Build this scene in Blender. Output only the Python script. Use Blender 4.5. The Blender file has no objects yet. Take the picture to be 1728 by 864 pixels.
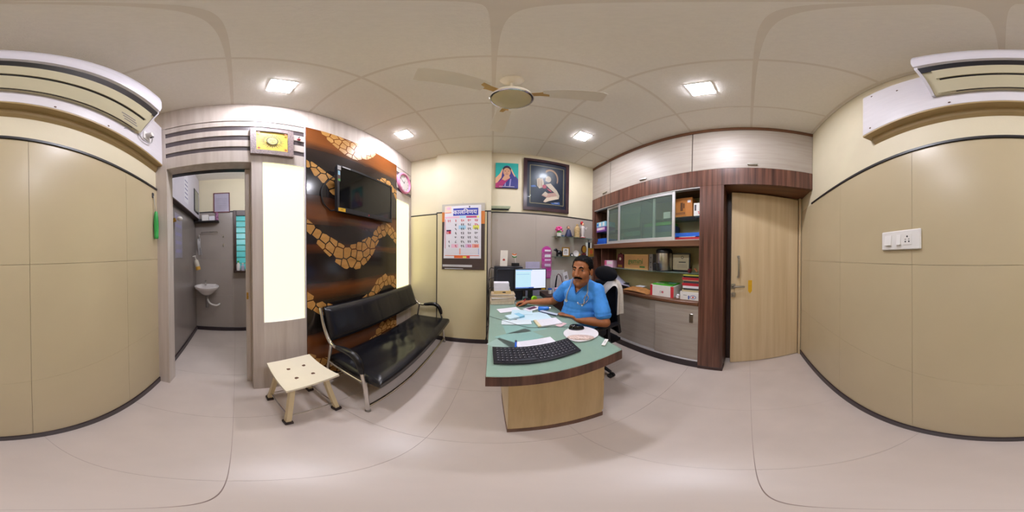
import bpy, bmesh, math, random
import numpy as np
from mathutils import Vector, Matrix, noise
from mathutils.bvhtree import BVHTree

random.seed(7)
SC = bpy.context.scene
COL = SC.collection
PI = math.pi

# ------------------------------------------------------------------ camera, world, exposure
EYE = 1.33
cam_data = bpy.data.cameras.new('camera')
cam_data.type = 'PANO'
cam_data.panorama_type = 'EQUIRECTANGULAR'
cam_data.clip_start = 0.01
camera = bpy.data.objects.new('camera', cam_data)
COL.objects.link(camera)
SC.camera = camera
_yaw, _tx, _ty = 0.121, -0.00944, -0.00963
_Rx = Matrix.Rotation(_tx, 3, 'X'); _Ry = Matrix.Rotation(_ty, 3, 'Y'); _Rz = Matrix.Rotation(-_yaw, 3, 'Z')
_R = _Rz @ _Rx @ _Ry
_cols = [_R @ Vector((1, 0, 0)), _R @ Vector((0, 0, 1)), _R @ Vector((0, -1, 0))]
_m = Matrix.Identity(4)
for _i, _c in enumerate(_cols):
    for _j in range(3):
        _m[_j][_i] = _c[_j]
_m.translation = Vector((0, 0, EYE))
camera.matrix_world = _m

world = bpy.data.worlds.new('world')
SC.world = world
world.use_nodes = True
world.node_tree.nodes['Background'].inputs[0].default_value = (0.6, 0.65, 0.7, 1)
world.node_tree.nodes['Background'].inputs[1].default_value = 0.15

SC.view_settings.view_transform = 'Standard'
SC.view_settings.look = 'None'
SC.view_settings.gamma = 1.0
SC.view_settings.use_curve_mapping = False
SC.view_settings.exposure = 0.0
SC.cycles.use_denoising = True
SC.cycles.max_bounces = 10
SC.cycles.diffuse_bounces = 7
SC.cycles.sample_clamp_indirect = 4.0
LED_STRENGTH = 290.0
LIGHTBOX_STRENGTH = 1.5
WASHROOM_STRENGTH = 130.0

# ------------------------------------------------------------------ materials
def lin(h):
    if isinstance(h, str):
        h = h.lstrip('#'); c = [int(h[i:i+2], 16)/255 for i in (0, 2, 4)]
    else:
        c = list(h)
    return [x/12.92 if x <= .04045 else ((x+.055)/1.055)**2.4 for x in c]

_MC = {}
def _new(name):
    m = bpy.data.materials.new(name); m.use_nodes = True
    nt = m.node_tree
    return m, nt, nt.nodes['Principled BSDF']

def M(name, col, rough=.5, metal=0., var=.06, scale=12., bump=0., spec=.5, coat=0., stretch=(1, 1, 1), bscale=None, sub=0.):
    """plain procedural material: colour with noise variation"""
    if name in _MC: return _MC[name]
    m, nt, b = _new(name)
    c = lin(col)
    tc = nt.nodes.new('ShaderNodeTexCoord'); mp = nt.nodes.new('ShaderNodeMapping')
    mp.inputs['Scale'].default_value = stretch
    nz = nt.nodes.new('ShaderNodeTexNoise'); nz.inputs['Scale'].default_value = scale; nz.inputs['Detail'].default_value = 4
    nt.links.new(tc.outputs['Object'], mp.inputs['Vector']); nt.links.new(mp.outputs['Vector'], nz.inputs['Vector'])
    rp = nt.nodes.new('ShaderNodeValToRGB')
    rp.color_ramp.elements[0].position = .3; rp.color_ramp.elements[1].position = .7
    rp.color_ramp.elements[0].color = [max(0, x*(1-var)) for x in c]+[1]
    rp.color_ramp.elements[1].color = [min(1, x*(1+var)) for x in c]+[1]
    nt.links.new(nz.outputs['Fac'], rp.inputs['Fac']); nt.links.new(rp.outputs['Color'], b.inputs['Base Color'])
    b.inputs['Roughness'].default_value = rough; b.inputs['Metallic'].default_value = metal
    b.inputs['Specular IOR Level'].default_value = spec
    b.inputs['Coat Weight'].default_value = coat; b.inputs['Coat Roughness'].default_value = .1
    if bump:
        n2 = nz
        if bscale:
            n2 = nt.nodes.new('ShaderNodeTexNoise'); n2.inputs['Scale'].default_value = bscale; n2.inputs['Detail'].default_value = 3
            nt.links.new(mp.outputs['Vector'], n2.inputs['Vector'])
        bp = nt.nodes.new('ShaderNodeBump'); bp.inputs['Strength'].default_value = bump; bp.inputs['Distance'].default_value = .01
        nt.links.new(n2.outputs['Fac'], bp.inputs['Height']); nt.links.new(bp.outputs['Normal'], b.inputs['Normal'])
    _MC[name] = m
    return m

def WOOD(name, cols, stretch, scale=3., rough=.35, coat=0., pos=None, detail=6, spec=.5):
    """laminate: noise stretched along the grain through a colour ramp"""
    if name in _MC: return _MC[name]
    m, nt, b = _new(name)
    tc = nt.nodes.new('ShaderNodeTexCoord'); mp = nt.nodes.new('ShaderNodeMapping')
    mp.inputs['Scale'].default_value = stretch
    nz = nt.nodes.new('ShaderNodeTexNoise'); nz.inputs['Scale'].default_value = scale; nz.inputs['Detail'].default_value = detail
    nz.inputs['Roughness'].default_value = .6
    nt.links.new(tc.outputs['Object'], mp.inputs['Vector']); nt.links.new(mp.outputs['Vector'], nz.inputs['Vector'])
    rp = nt.nodes.new('ShaderNodeValToRGB')
    n = len(cols)
    while len(rp.color_ramp.elements) < n: rp.color_ramp.elements.new(.5)
    for i, cc in enumerate(cols):
        rp.color_ramp.elements[i].position = pos[i] if pos else .25+.5*i/(n-1)
        rp.color_ramp.elements[i].color = lin(cc)+[1]
    nt.links.new(nz.outputs['Fac'], rp.inputs['Fac']); nt.links.new(rp.outputs['Color'], b.inputs['Base Color'])
    b.inputs['Roughness'].default_value = rough; b.inputs['Coat Weight'].default_value = coat
    b.inputs['Specular IOR Level'].default_value = spec
    _MC[name] = m
    return m

def EMIT(name, col, strength):
    if name in _MC: return _MC[name]
    m, nt, b = _new(name)
    c = lin(col)
    b.inputs['Base Color'].default_value = [x*.4 for x in c]+[1]
    b.inputs['Emission Color'].default_value = c+[1]; b.inputs['Emission Strength'].default_value = strength
    _MC[name] = m
    return m

def GLASS(name, col, mix=.75, rough=.02, body=None):
    """thin sheet glass: clear tinted transmission under a fresnel gloss"""
    if name in _MC: return _MC[name]
    m = bpy.data.materials.new(name); m.use_nodes = True; nt = m.node_tree
    for n in list(nt.nodes): nt.nodes.remove(n)
    out = nt.nodes.new('ShaderNodeOutputMaterial'); tr = nt.nodes.new('ShaderNodeBsdfTransparent'); df = nt.nodes.new('ShaderNodeBsdfPrincipled')
    c = lin(col)
    tr.inputs['Color'].default_value = c+[1]
    df.inputs['Base Color'].default_value = (lin(body) if body else c)+[1]; df.inputs['Roughness'].default_value = rough
    fr = nt.nodes.new('ShaderNodeFresnel'); fr.inputs['IOR'].default_value = 1.45
    mx = nt.nodes.new('ShaderNodeMixShader')
    ad = nt.nodes.new('ShaderNodeMath'); ad.operation = 'ADD'; ad.use_clamp = True; ad.inputs[1].default_value = 1-mix
    ge = nt.nodes.new('ShaderNodeNewGeometry'); iv = nt.nodes.new('ShaderNodeMath'); iv.operation = 'SUBTRACT'; iv.inputs[0].default_value = 1
    mu = nt.nodes.new('ShaderNodeMath'); mu.operation = 'MULTIPLY'
    nt.links.new(ge.outputs['Backfacing'], iv.inputs[1]); nt.links.new(fr.outputs[0], ad.inputs[0])
    nt.links.new(ad.outputs[0], mu.inputs[0]); nt.links.new(iv.outputs[0], mu.inputs[1]); nt.links.new(mu.outputs[0], mx.inputs[0])
    nt.links.new(tr.outputs[0], mx.inputs[1]); nt.links.new(df.outputs[0], mx.inputs[2]); nt.links.new(mx.outputs[0], out.inputs[0])
    _MC[name] = m
    return m

CEIL = M('ceiling_board', '#efebe2', .85, var=.02, scale=60, bump=.15, bscale=180)
CEILBAR = M('ceiling_joint', '#e2dbcf', .8, var=.02)
PAINT = M('cream_paint', '#d9cfb2', .6, var=.02, scale=5, bump=.05, bscale=90)
TILE = M('beige_wall_tile', '#bdae8d', .33, var=.035, scale=2.5)
TILEG = M('taupe_wall_panel', '#aba196', .3, var=.04, scale=2.5)
TILEC = M('cream_panel_glow_tint', '#d6caa2', .28, var=.03, scale=2.5)  # cream tone has the light box glow on these panels mixed in
FLOORT = M('vitrified_floor_tile', '#c8bcb3', .3, var=.05, scale=3.5)
GROUT = M('grout', '#a08f88', .8)
SKIRT = M('dark_skirting', '#2f2428', .35, var=.1)
BLACKTRIM = M('black_trim', '#1d1a1e', .4, var=.1)
LAM = WOOD('pale_grey_laminate', ['#b3a79c', '#c3b8ae', '#cec5bc'], (9, 9, .5), 2.2, .35)
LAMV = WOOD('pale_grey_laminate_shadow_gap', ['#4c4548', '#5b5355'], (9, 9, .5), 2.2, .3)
CREAM = WOOD('cream_streak_laminate', ['#9b9085', '#a59b90', '#aca398', '#a69c91'], (1, .9, 10), 2.0, .45)
WALNUT = WOOD('walnut_laminate', ['#3a241d', '#57372c', '#6b4739', '#7f5a49'], (12, 12, .35), 2.3, .3, pos=[.3, .45, .56, .72])
WALNUTH = WOOD('walnut_laminate_flat', ['#4a2e20', '#6a4530', '#7b553c'], (12, .5, 12), 2.0, .35)
OAK = WOOD('light_oak_laminate', ['#bba274', '#cdb486', '#d8c093', '#c8ae7f'], (6, 6, .45), 2.2, .35)
DOORW = WOOD('door_veneer', ['#c5ad85', '#d3bd97', '#dcc9a5'], (8, 8, .3), 1.8, .35)
DKBR = M('dark_brown_board', '#3b2621', .4, var=.15, stretch=(6, 6, .5))
CHROME = M('chrome', '#d6d3cf', .12, 1., var=.02)
STEEL = M('brushed_steel', '#b9b5ae', .28, 1., var=.05, stretch=(1, 1, 30))
ALU = M('aluminium_profile', '#cfcfd0', .35, .6, var=.03)
LEATHER = M('black_leatherette', '#131318', .26, var=.2, scale=20, bump=.25, bscale=9, stretch=(1, 1, 1))
BLACKP = M('black_plastic', '#14151b', .38, var=.12)
BLACKG = M('black_gloss', '#07080a', .08, var=.1)
MESHB = M('black_chair_mesh', '#0b0b10', .8, spec=.2, var=.3, scale=150, bump=.3)
WHITEP = M('white_plastic', '#e6e3de', .35, var=.02)
IVORY = M('ivory_plastic', '#e0d7c0', .35, var=.02)
WHITEL = M('white_laminate', '#dcd8dc', .25, var=.03, stretch=(2, 1, 12), scale=3)
PAPER = M('white_paper', '#dfdde4', .7, var=.03, scale=4)
PAPERB = M('pale_blue_paper', '#c3dbe4', .7, var=.05, scale=4)
MANILA = M('manila_paper', '#c7ad86', .75, var=.08)
CARD = M('cardboard', '#b98d58', .75, var=.07, scale=7)
GLASSG = GLASS('green_edge_glass', '#e8f1ec', .88, .02, '#a8bdb3')
GLASSD = GLASS('sliding_door_glass', '#e2ece6', .82, .06, '#a9bdb2')
RED = M('red', '#b3202c', .45); BLUE = M('blue', '#1f5fc4', .45); GREEN = M('green', '#4aa32e', .5)
NAVY = M('navy', '#20264d', .45); YELLOW = M('yellow', '#d9a91a', .5); PINK = M('pink', '#dd6fb5', .5)
LPINK = M('light_pink', '#e7b9d4', .5); PURPLE = M('purple', '#6c3f8f', .5); ORANGE = M('orange', '#d9762a', .5)
LBLUE = M('light_blue', '#8cc4dd', .5); TEAL = M('teal', '#1fa39b', .5); GOLD = M('gold', '#b58a36', .35, .5)
MAROON = M('maroon', '#5b1822', .4); LIME = M('lime', '#8fd019', .45); GREY = M('grey', '#8d8b8c', .5)
DGREY = M('dark_grey', '#3b3a3f', .5); LGREY = M('light_grey', '#bcbabb', .5); BROWN = M('brown', '#5a3a28', .5)
SKINP = M('printed_skin', '#c79877', .6); WHITEC = M('white_ceramic', '#e4dfdd', .15, var=.02)

# ------------------------------------------------------------------ mesh builder
class MB:
    def __init__(s): s.v = []; s.f = []; s.mi = []; s.cur = 0
    def mat(s, i): s.cur = i; return s
    def add(s, vs, fs):
        o = len(s.v); s.v += [tuple(p) for p in vs]
        for f in fs: s.f.append([i+o for i in f]); s.mi.append(s.cur)
        return s
    def box(s, x0, x1, y0, y1, z0, z1):
        x0, x1 = min(x0, x1), max(x0, x1); y0, y1 = min(y0, y1), max(y0, y1); z0, z1 = min(z0, z1), max(z0, z1)
        return s.add([(x0,y0,z0),(x1,y0,z0),(x1,y1,z0),(x0,y1,z0),(x0,y0,z1),(x1,y0,z1),(x1,y1,z1),(x0,y1,z1)],
                     [(0,3,2,1),(4,5,6,7),(0,1,5,4),(1,2,6,5),(2,3,7,6),(3,0,4,7)])
    def rbox(s, x0, x1, y0, y1, z0, z1, r=.004):
        x0, x1 = min(x0, x1), max(x0, x1); y0, y1 = min(y0, y1), max(y0, y1); z0, z1 = min(z0, z1), max(z0, z1)
        r = min(r, (x1-x0)*.45, (y1-y0)*.45, (z1-z0)*.45)
        V = []; idx = {}
        for i, (x, sx) in enumerate(((x0, 1), (x1, -1))):
            for j, (y, sy) in enumerate(((y0, 1), (y1, -1))):
                for k, (z, sz) in enumerate(((z0, 1), (z1, -1))):
                    idx[i,j,k] = len(V)
                    V += [(x, y+sy*r, z+sz*r), (x+sx*r, y, z+sz*r), (x+sx*r, y+sy*r, z)]
        F = []
        g = lambda i, j, k, a: idx[i,j,k]+a
        for i in (0, 1): F.append([g(i,0,0,0), g(i,1,0,0), g(i,1,1,0), g(i,0,1,0)])
        for j in (0, 1): F.append([g(0,j,0,1), g(1,j,0,1), g(1,j,1,1), g(0,j,1,1)])
        for k in (0, 1): F.append([g(0,0,k,2), g(1,0,k,2), g(1,1,k,2), g(0,1,k,2)])
        for j in (0, 1):
            for k in (0, 1): F.append([g(0,j,k,1), g(1,j,k,1), g(1,j,k,2), g(0,j,k,2)])
        for i in (0, 1):
            for k in (0, 1): F.append([g(i,0,k,0), g(i,1,k,0), g(i,1,k,2), g(i,0,k,2)])
        for i in (0, 1):
            for j in (0, 1): F.append([g(i,j,0,0), g(i,j,1,0), g(i,j,1,1), g(i,j,0,1)])
        for i in (0, 1):
            for j in (0, 1):
                for k in (0, 1): F.append([g(i,j,k,0), g(i,j,k,1), g(i,j,k,2)])
        return s.add(V, F)
    def cyl(s, p0, p1, r0, r1=None, n=16, caps=True):
        r1 = r0 if r1 is None else r1
        p0 = Vector(p0); p1 = Vector(p1); d = (p1-p0).normalized()
        a = d.orthogonal().normalized(); b = d.cross(a)
        V = []
        for p, r in ((p0, r0), (p1, r1)):
            for i in range(n):
                t = 2*PI*i/n; V.append(p+(a*math.cos(t)+b*math.sin(t))*r)
        F = [(i, (i+1) % n, n+(i+1) % n, n+i) for i in range(n)]
        if caps: F += [tuple(range(n-1, -1, -1)), tuple(range(n, 2*n))]
        return s.add(V, F)
    def tube(s, pts, r, n=8, caps=True):
        pts = [Vector(p) for p in pts]; N = len(pts)
        rs = r if isinstance(r, (list, tuple)) else [r]*N
        t = [(pts[min(i+1, N-1)]-pts[max(i-1, 0)]).normalized() for i in range(N)]
        a = t[0].orthogonal().normalized(); V = []
        for i in range(N):
            a = (a-t[i]*a.dot(t[i]))
            a = a.normalized() if a.length > 1e-6 else t[i].orthogonal().normalized()
            b = t[i].cross(a)
            for k in range(n):
                w = 2*PI*k/n; V.append(pts[i]+(a*math.cos(w)+b*math.sin(w))*rs[i])
        F = []
        for i in range(N-1):
            for k in range(n): F.append((i*n+k, i*n+(k+1) % n, (i+1)*n+(k+1) % n, (i+1)*n+k))
        if caps: F += [tuple(range(n-1, -1, -1)), tuple(range((N-1)*n, N*n))]
        return s.add(V, F)
    def lathe(s, prof, c=(0, 0, 0), n=24, axis='z'):
        V = []; F = []; k = len(prof)
        for r, z in prof:
            for i in range(n):
                t = 2*PI*i/n; q = (r*math.cos(t), r*math.sin(t), z)
                if axis == 'x': q = (q[2], q[0], q[1])
                if axis == 'y': q = (q[0], q[2], q[1])
                V.append((c[0]+q[0], c[1]+q[1], c[2]+q[2]))
        for j in range(k-1):
            for i in range(n): F.append((j*n+i, j*n+(i+1) % n, (j+1)*n+(i+1) % n, (j+1)*n+i))
        if prof[0][0] > 1e-5: F.append(tuple(range(n-1, -1, -1)))
        if prof[-1][0] > 1e-5: F.append(tuple(range((k-1)*n, k*n)))
        return s.add(V, F)
    def prism(s, poly, axis, a0, a1):
        def P(p, a):
            return {'x': (a, p[0], p[1]), 'y': (p[0], a, p[1]), 'z': (p[0], p[1], a)}[axis]
        n = len(poly)
        V = [P(p, a0) for p in poly]+[P(p, a1) for p in poly]
        F = [tuple(range(n-1, -1, -1)), tuple(range(n, 2*n))]+[(i, (i+1) % n, n+(i+1) % n, n+i) for i in range(n)]
        return s.add(V, F)
    def ell(s, c, r, nu=20, nv=12, rot=None):
        c = Vector(c); r = (r, r, r) if not isinstance(r, (tuple, list)) else r
        V = [Vector((0, 0, -r[2]))]; F = []
        for j in range(1, nv):
            ph = -PI/2+PI*j/nv
            for i in range(nu):
                t = 2*PI*i/nu; V.append(Vector((r[0]*math.cos(ph)*math.cos(t), r[1]*math.cos(ph)*math.sin(t), r[2]*math.sin(ph))))
        V.append(Vector((0, 0, r[2]))); top = len(V)-1
        for i in range(nu): F.append((0, 1+(i+1) % nu, 1+i))
        for j in range(nv-2):
            for i in range(nu): F.append((1+j*nu+i, 1+j*nu+(i+1) % nu, 1+(j+1)*nu+(i+1) % nu, 1+(j+1)*nu+i))
        for i in range(nu): F.append((1+(nv-2)*nu+i, 1+(nv-2)*nu+(i+1) % nu, top))
        if rot: V = [rot @ p for p in V]
        return s.add([p+c for p in V], F)
    def poly(s, pts): return s.add(pts, [tuple(range(len(pts)))])
    def grid(s, fn, nu, nv):
        V = [fn(i/nu, j/nv) for j in range(nv+1) for i in range(nu+1)]
        F = [(j*(nu+1)+i, j*(nu+1)+i+1, (j+1)*(nu+1)+i+1, (j+1)*(nu+1)+i) for j in range(nv) for i in range(nu)]
        return s.add(V, F)
    def xf(s, Mx):
        s.v = [tuple(Mx @ Vector(p)) for p in s.v]; return s

FR = {}
def frame_of(o):
    return FR.get(o.name, Matrix.Identity(4)) if o else Matrix.Identity(4)

def finish(me, mats, smooth, angle=.7):
    for m in (mats if isinstance(mats, (list, tuple)) else [mats]): me.materials.append(m)
    bm = bmesh.new(); bm.from_mesh(me); bmesh.ops.recalc_face_normals(bm, faces=bm.faces); bm.to_mesh(me); bm.free()
    if smooth:
        me.shade_smooth()
        me.set_sharp_from_angle(angle=angle)

def obj(name, mb, mats, parent=None, smooth=False, kind=None, label=None, local=False, data=None, angle=.7):
    """one mesh object; coordinates are world coordinates (local=True: the parent's frame)"""
    if data is None:
        me = bpy.data.meshes.new(name)
        me.from_pydata([tuple(p) for p in mb.v], [], mb.f)
        for p, i in zip(me.polygons, mb.mi): p.material_index = i
        finish(me, mats, smooth, angle)
        if parent and not local: me.transform(frame_of(parent).inverted())
    else:
        me = data
    o = bpy.data.objects.new(name, me); COL.objects.link(o)
    if parent: o.parent = parent; FR[o.name] = frame_of(parent)
    if kind: o['kind'] = kind
    if label: o['label'] = label
    return o

def thing(name, label, cat, loc=(0, 0, 0), rotz=0., group=None, kind=None):
    o = bpy.data.objects.new(name, None); COL.objects.link(o)
    o.location = loc; o.rotation_euler = (0, 0, rotz); o.empty_display_size = .05
    o['label'] = label
    if cat: o['category'] = cat
    if group: o['group'] = group
    if kind: o['kind'] = kind
    FR[o.name] = Matrix.Translation(loc) @ Matrix.Rotation(rotz, 4, 'Z')
    return o

def tag(o, label, cat, group=None, kind=None):
    o['label'] = label; o['category'] = cat
    if group: o['group'] = group
    if kind: o['kind'] = kind
    return o

def struct(o, label=None):
    o['kind'] = 'structure'
    if label: o['label'] = label
    return o

AX = {'front': (Vector((1, 0, 0)), Vector((0, 0, 1))), 'rear': (Vector((-1, 0, 0)), Vector((0, 0, 1))),
      'left': (Vector((0, 1, 0)), Vector((0, 0, 1))), 'right': (Vector((0, -1, 0)), Vector((0, 0, 1))),
      'flat': (Vector((1, 0, 0)), Vector((0, 1, 0)))}

def mat_frame(pos, R, U):
    N = R.cross(U); m = Matrix.Identity(4)
    for i, c in enumerate((R, U, N)):
        for j in range(3): m[j][i] = c[j]
    m.translation = Vector(pos)
    return m

def text(s, size, pos, face, mat, parent, name='lettering', align='CENTER', ext=.0004, bold=0., spacing=1., frame=None):
    cu = bpy.data.curves.new('txt', 'FONT'); cu.body = s; cu.size = size; cu.align_x = align; cu.align_y = 'CENTER'
    cu.extrude = ext; cu.offset = bold; cu.resolution_u = 2; cu.space_character = spacing
    ob = bpy.data.objects.new('txt', cu); COL.objects.link(ob)
    bpy.context.view_layer.update()
    me = bpy.data.meshes.new_from_object(ob.evaluated_get(bpy.context.evaluated_depsgraph_get()))
    bpy.data.objects.remove(ob); bpy.data.curves.remove(cu)
    me.materials.clear(); me.materials.append(mat)
    R, U = AX[face] if face else (None, None)
    me.transform(frame if frame is not None else mat_frame(pos, R, U))
    me.name = name
    if parent: me.transform(frame_of(parent).inverted())
    o = bpy.data.objects.new(name, me); COL.objects.link(o)
    if parent: o.parent = parent
    return o

def print_layer(shapes, pos, R, U, parent, name='print', step=.0003):
    """flat print: list of (polygon in (right, up) metres, material), later shapes lie on top"""
    mb = MB(); mats = []
    fr = mat_frame(pos, R, U)
    for i, (poly, mt) in enumerate(shapes):
        if mt not in mats: mats.append(mt)
        mb.mat(mats.index(mt))
        mb.poly([tuple(fr @ Vector((p[0], p[1], step*(i+1)))) for p in poly])
    me = bpy.data.meshes.new(name); me.from_pydata(mb.v, [], mb.f)
    for p, i in zip(me.polygons, mb.mi): p.material_index = i
    for m in mats: me.materials.append(m)
    me.transform(frame_of(parent).inverted())
    o = bpy.data.objects.new(name, me); COL.objects.link(o); o.parent = parent; o['kind'] = 'stuff'
    return o

def rect(x0, x1, y0, y1): return [(x0, y0), (x1, y0), (x1, y1), (x0, y1)]
def oval(cx, cy, rx, ry, n=18, a0=0, a1=2*PI): return [(cx+rx*math.cos(a0+(a1-a0)*i/n), cy+ry*math.sin(a0+(a1-a0)*i/n)) for i in range(n)]
def arc_pts(f, n): return [f(i/n) for i in range(n+1)]
def catmull(P, k=6):
    P = [Vector(p) for p in P]; out = []
    for i in range(len(P)-1):
        p0 = P[max(i-1, 0)]; p1 = P[i]; p2 = P[i+1]; p3 = P[min(i+2, len(P)-1)]
        for j in range(k):
            t = j/k
            out.append(.5*((2*p1)+(p2-p0)*t+(2*p0-5*p1+4*p2-p3)*t*t+(3*p1-p0-3*p2+p3)*t**3))
    out.append(P[-1]); return out
# ------------------------------------------------------------------ setting
CZ = 2.94
def tiles_rect(xs, ys):
    return [(xs[i], xs[i+1], ys[j], ys[j+1]) for i in range(len(xs)-1) for j in range(len(ys)-1)]
def cuts(start, step, lo, hi):
    k = math.ceil((lo-start)/step); out = [lo]
    while start+k*step < hi-.01:
        c = start+k*step
        if c > lo+.01: out.append(c)
        k += 1
    return out+[hi]

floor = struct(obj('floor', MB().box(-2.75, 2.75, -.76, 2.36, -.06, -.002), GROUT), 'glossy pinkish beige vitrified tile floor')
for (a, b, c, d) in tiles_rect(cuts(.365, .61, -2.75, 2.75), cuts(-.03, .61, -.76, 2.36)):
    g = .0009
    obj('floor_tile', MB().box(a+g, b-g, c+g, d-g, -.002, 0), FLOORT, floor)

ceiling = struct(obj('ceiling', MB().box(-1.34, 2.0, -.76, 2.36, CZ+.004, CZ+.06), CEILBAR), 'white gypsum board false ceiling with square panels')
cxs = cuts(-.006, .6095, -1.23, 1.93); cys = cuts(-.012, .6095, -.65, 2.25)
for (a, b, c, d) in tiles_rect(cxs, cys):
    obj('ceiling_tile', MB().box(a+.0105, b-.0105, c+.0105, d-.0105, CZ, CZ+.004), CEIL, ceiling)
for x in cxs[1:-1]: obj('ceiling_joint_strip', MB().box(x-.0105, x+.0105, -.65, 2.25, CZ+.0005, CZ+.004), CEILBAR, ceiling)
for y in cys[1:-1]: obj('ceiling_joint_strip', MB().box(-1.23, 1.93, y-.0105, y+.0105, CZ+.0008, CZ+.0045), CEILBAR, ceiling)

# rear wall
wall_rear = struct(obj('wall_rear', MB().box(-1.34, 2.0, -.76, -.648, 0, CZ+.05), PAINT), 'cream painted wall above glossy beige panels')
for (a, b, c, d) in tiles_rect(cuts(.407, .6075, -1.22, 1.9), cuts(.085, .6075, .0, 1.908)):
    obj('wall_tile', MB().box(a+.0008, b-.0008, -.648, -.64, c+.0008, d-.0008), TILE, wall_rear)
struct(obj('trim_1', MB().rbox(-1.22, 1.57, -.648, -.633, 1.908, 1.927, .002), BLACKTRIM), 'thin black strip along the top of the rear wall panels')
struct(obj('baseboard_rear', MB().rbox(-1.22, 1.9, -.648, -.629, 0, .068, .002), SKIRT), 'dark brown skirting at the foot of the rear wall')

# left wall with the washroom doorway
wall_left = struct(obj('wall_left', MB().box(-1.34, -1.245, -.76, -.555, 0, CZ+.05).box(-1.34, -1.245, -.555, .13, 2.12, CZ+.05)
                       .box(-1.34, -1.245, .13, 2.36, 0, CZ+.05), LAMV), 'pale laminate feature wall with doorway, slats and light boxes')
XF = -1.22
def lpanel(name, y0, y1, z0, z1, m=LAM, x1=XF, x0=-1.245):
    return obj(name, MB().rbox(x0, x1, y0, y1, z0, z1, .0015), m, wall_left)
lpanel('door_post', -.648, -.545, 0, 2.238)
obj('door_lining', MB().rbox(-1.345, -1.245, -.556, -.545, 0, 2.12, .001), LAM, wall_left)
obj('door_lining', MB().rbox(-1.345, -1.245, .12, .131, 0, 2.12, .001), LAM, wall_left)
obj('door_lining', MB().rbox(-1.345, -1.245, -.545, .12, 2.11, 2.121, .001), LAM, wall_left)
lpanel('door_header', -.545, .12, 2.11, 2.238)
lpanel('pier_panel', .12, .203, 0, 2.238)
lpanel('pier_panel', .203, .56, 0, .775)
lpanel('pier_panel', .203, .548, 2.123, 2.238)
lpanel('pier_panel', .548, .56, .775, 2.645, WHITEL)
for z0, z1 in ((2.287, 2.365), (2.424, 2.499), (2.559, 2.63)):
    lpanel('slat', -.553, .548, z0, z1); lpanel('slat', 1.822, 2.246, z0, z1)
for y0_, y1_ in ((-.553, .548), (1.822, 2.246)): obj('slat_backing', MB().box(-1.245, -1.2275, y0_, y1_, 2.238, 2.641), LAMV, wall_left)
lpanel('slat_end_board', -.648, -.553, 2.238, 2.64)
lpanel('top_board', -.648, 2.246, 2.642, CZ)
lpanel('side_panel', 1.822, 2.246, 2.112, 2.238)
lpanel('side_panel', 1.822, 2.246, 0, .812)
lpanel('side_panel', 2.176, 2.246, .812, 2.112)
struct(obj('baseboard_left', MB().rbox(XF-.001, XF+.01, 1.822, 2.23, 0, .07, .002), SKIRT), 'dark skirting behind the bench at the feature wall')

# front wall with pier
wall_front = struct(obj('wall_front', MB().box(-1.34, 2.0, 2.246, 2.36, 0, CZ+.05), PAINT), 'cream painted wall behind the desk')
obj('pier', MB().box(-.778, -.02, 2.184, 2.25, 0, CZ), PAINT, wall_front)
obj('dado_panel', MB().rbox(-1.22, -.778, 2.236, 2.25, .07, 1.913, .001), TILEC, wall_front)
obj('dado_panel', MB().rbox(-.765, -.075, 2.176, 2.19, .07, 1.913, .001), TILEC, wall_front)
obj('dado_panel', MB().rbox(-.062, -.02, 2.176, 2.19, .07, 1.913, .001), TILEG, wall_front)
for a, b in ((-.012, .61), (.611, 1.22), (1.221, 1.57)):
    obj('dado_panel', MB().rbox(a, b, 2.236, 2.25, .07, 1.913, .001), TILEG, wall_front)
for n, (a, b, c, d, e, f) in enumerate([(-1.22, -.778, 2.232, 2.25, 1.913, 1.93), (-.778, -.02, 2.172, 2.19, 1.913, 1.93),
                                        (-.02, 1.57, 2.232, 2.25, 1.913, 1.93), (-.778, -.765, 2.172, 2.19, 0, 1.913), (-.075, -.062, 2.172, 2.19, 0, 1.913)]):
    struct(obj('trim_%d' % (n+2), MB().rbox(a, b, c, d, e, f, .002), BLACKTRIM),
           ['black strip over the lit panel beside the bench', 'black strip behind the calendar', 'black strip under the framed painting',
            'black upright strip left of the calendar', 'black upright strip right of the calendar'][n])
struct(obj('baseboard_front', MB().rbox(-.778, -.02, 2.166, 2.19, 0, .068, .002).rbox(-1.22, -.778, 2.226, 2.25, 0, .068, .002), SKIRT), 'dark skirting at the foot of the calendar pier')

# right wall with the door opening
wall_right = struct(obj('wall_right', MB().box(1.92, 2.02, .215, 2.36, 0, CZ+.05).box(1.92, 2.02, -.76, .215, 2.09, CZ+.05).box(1.92, 2.02, -.76, -.62, 0, 2.09), PAINT), 'wall behind the cabinets with the entrance opening')
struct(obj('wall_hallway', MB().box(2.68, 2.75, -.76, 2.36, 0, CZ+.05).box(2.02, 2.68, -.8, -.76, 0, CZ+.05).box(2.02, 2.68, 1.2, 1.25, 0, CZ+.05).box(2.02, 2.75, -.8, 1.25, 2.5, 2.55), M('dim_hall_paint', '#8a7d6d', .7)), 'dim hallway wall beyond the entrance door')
fr = struct(obj('door_frame', MB().box(1.86, 1.92, .188, .215, 0, 2.08).box(1.86, 1.92, .215, .243, 0, 2.09), DKBR), 'dark brown entrance door frame')
obj('frame_jamb', MB().rbox(1.89, 1.935, -.632, -.608, 0, 2.09, .002), DOORW, fr)

# entrance door, ajar
DA = Vector((1.915, -.600)); DB = Vector((1.75, .184)); DT = (DB-DA).normalized()
door = thing('door_1', 'pale wood veneer entrance door standing slightly ajar', None, (DA.x, DA.y, 0), math.atan2(DT.y, DT.x)-PI/2, kind='structure')
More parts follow.
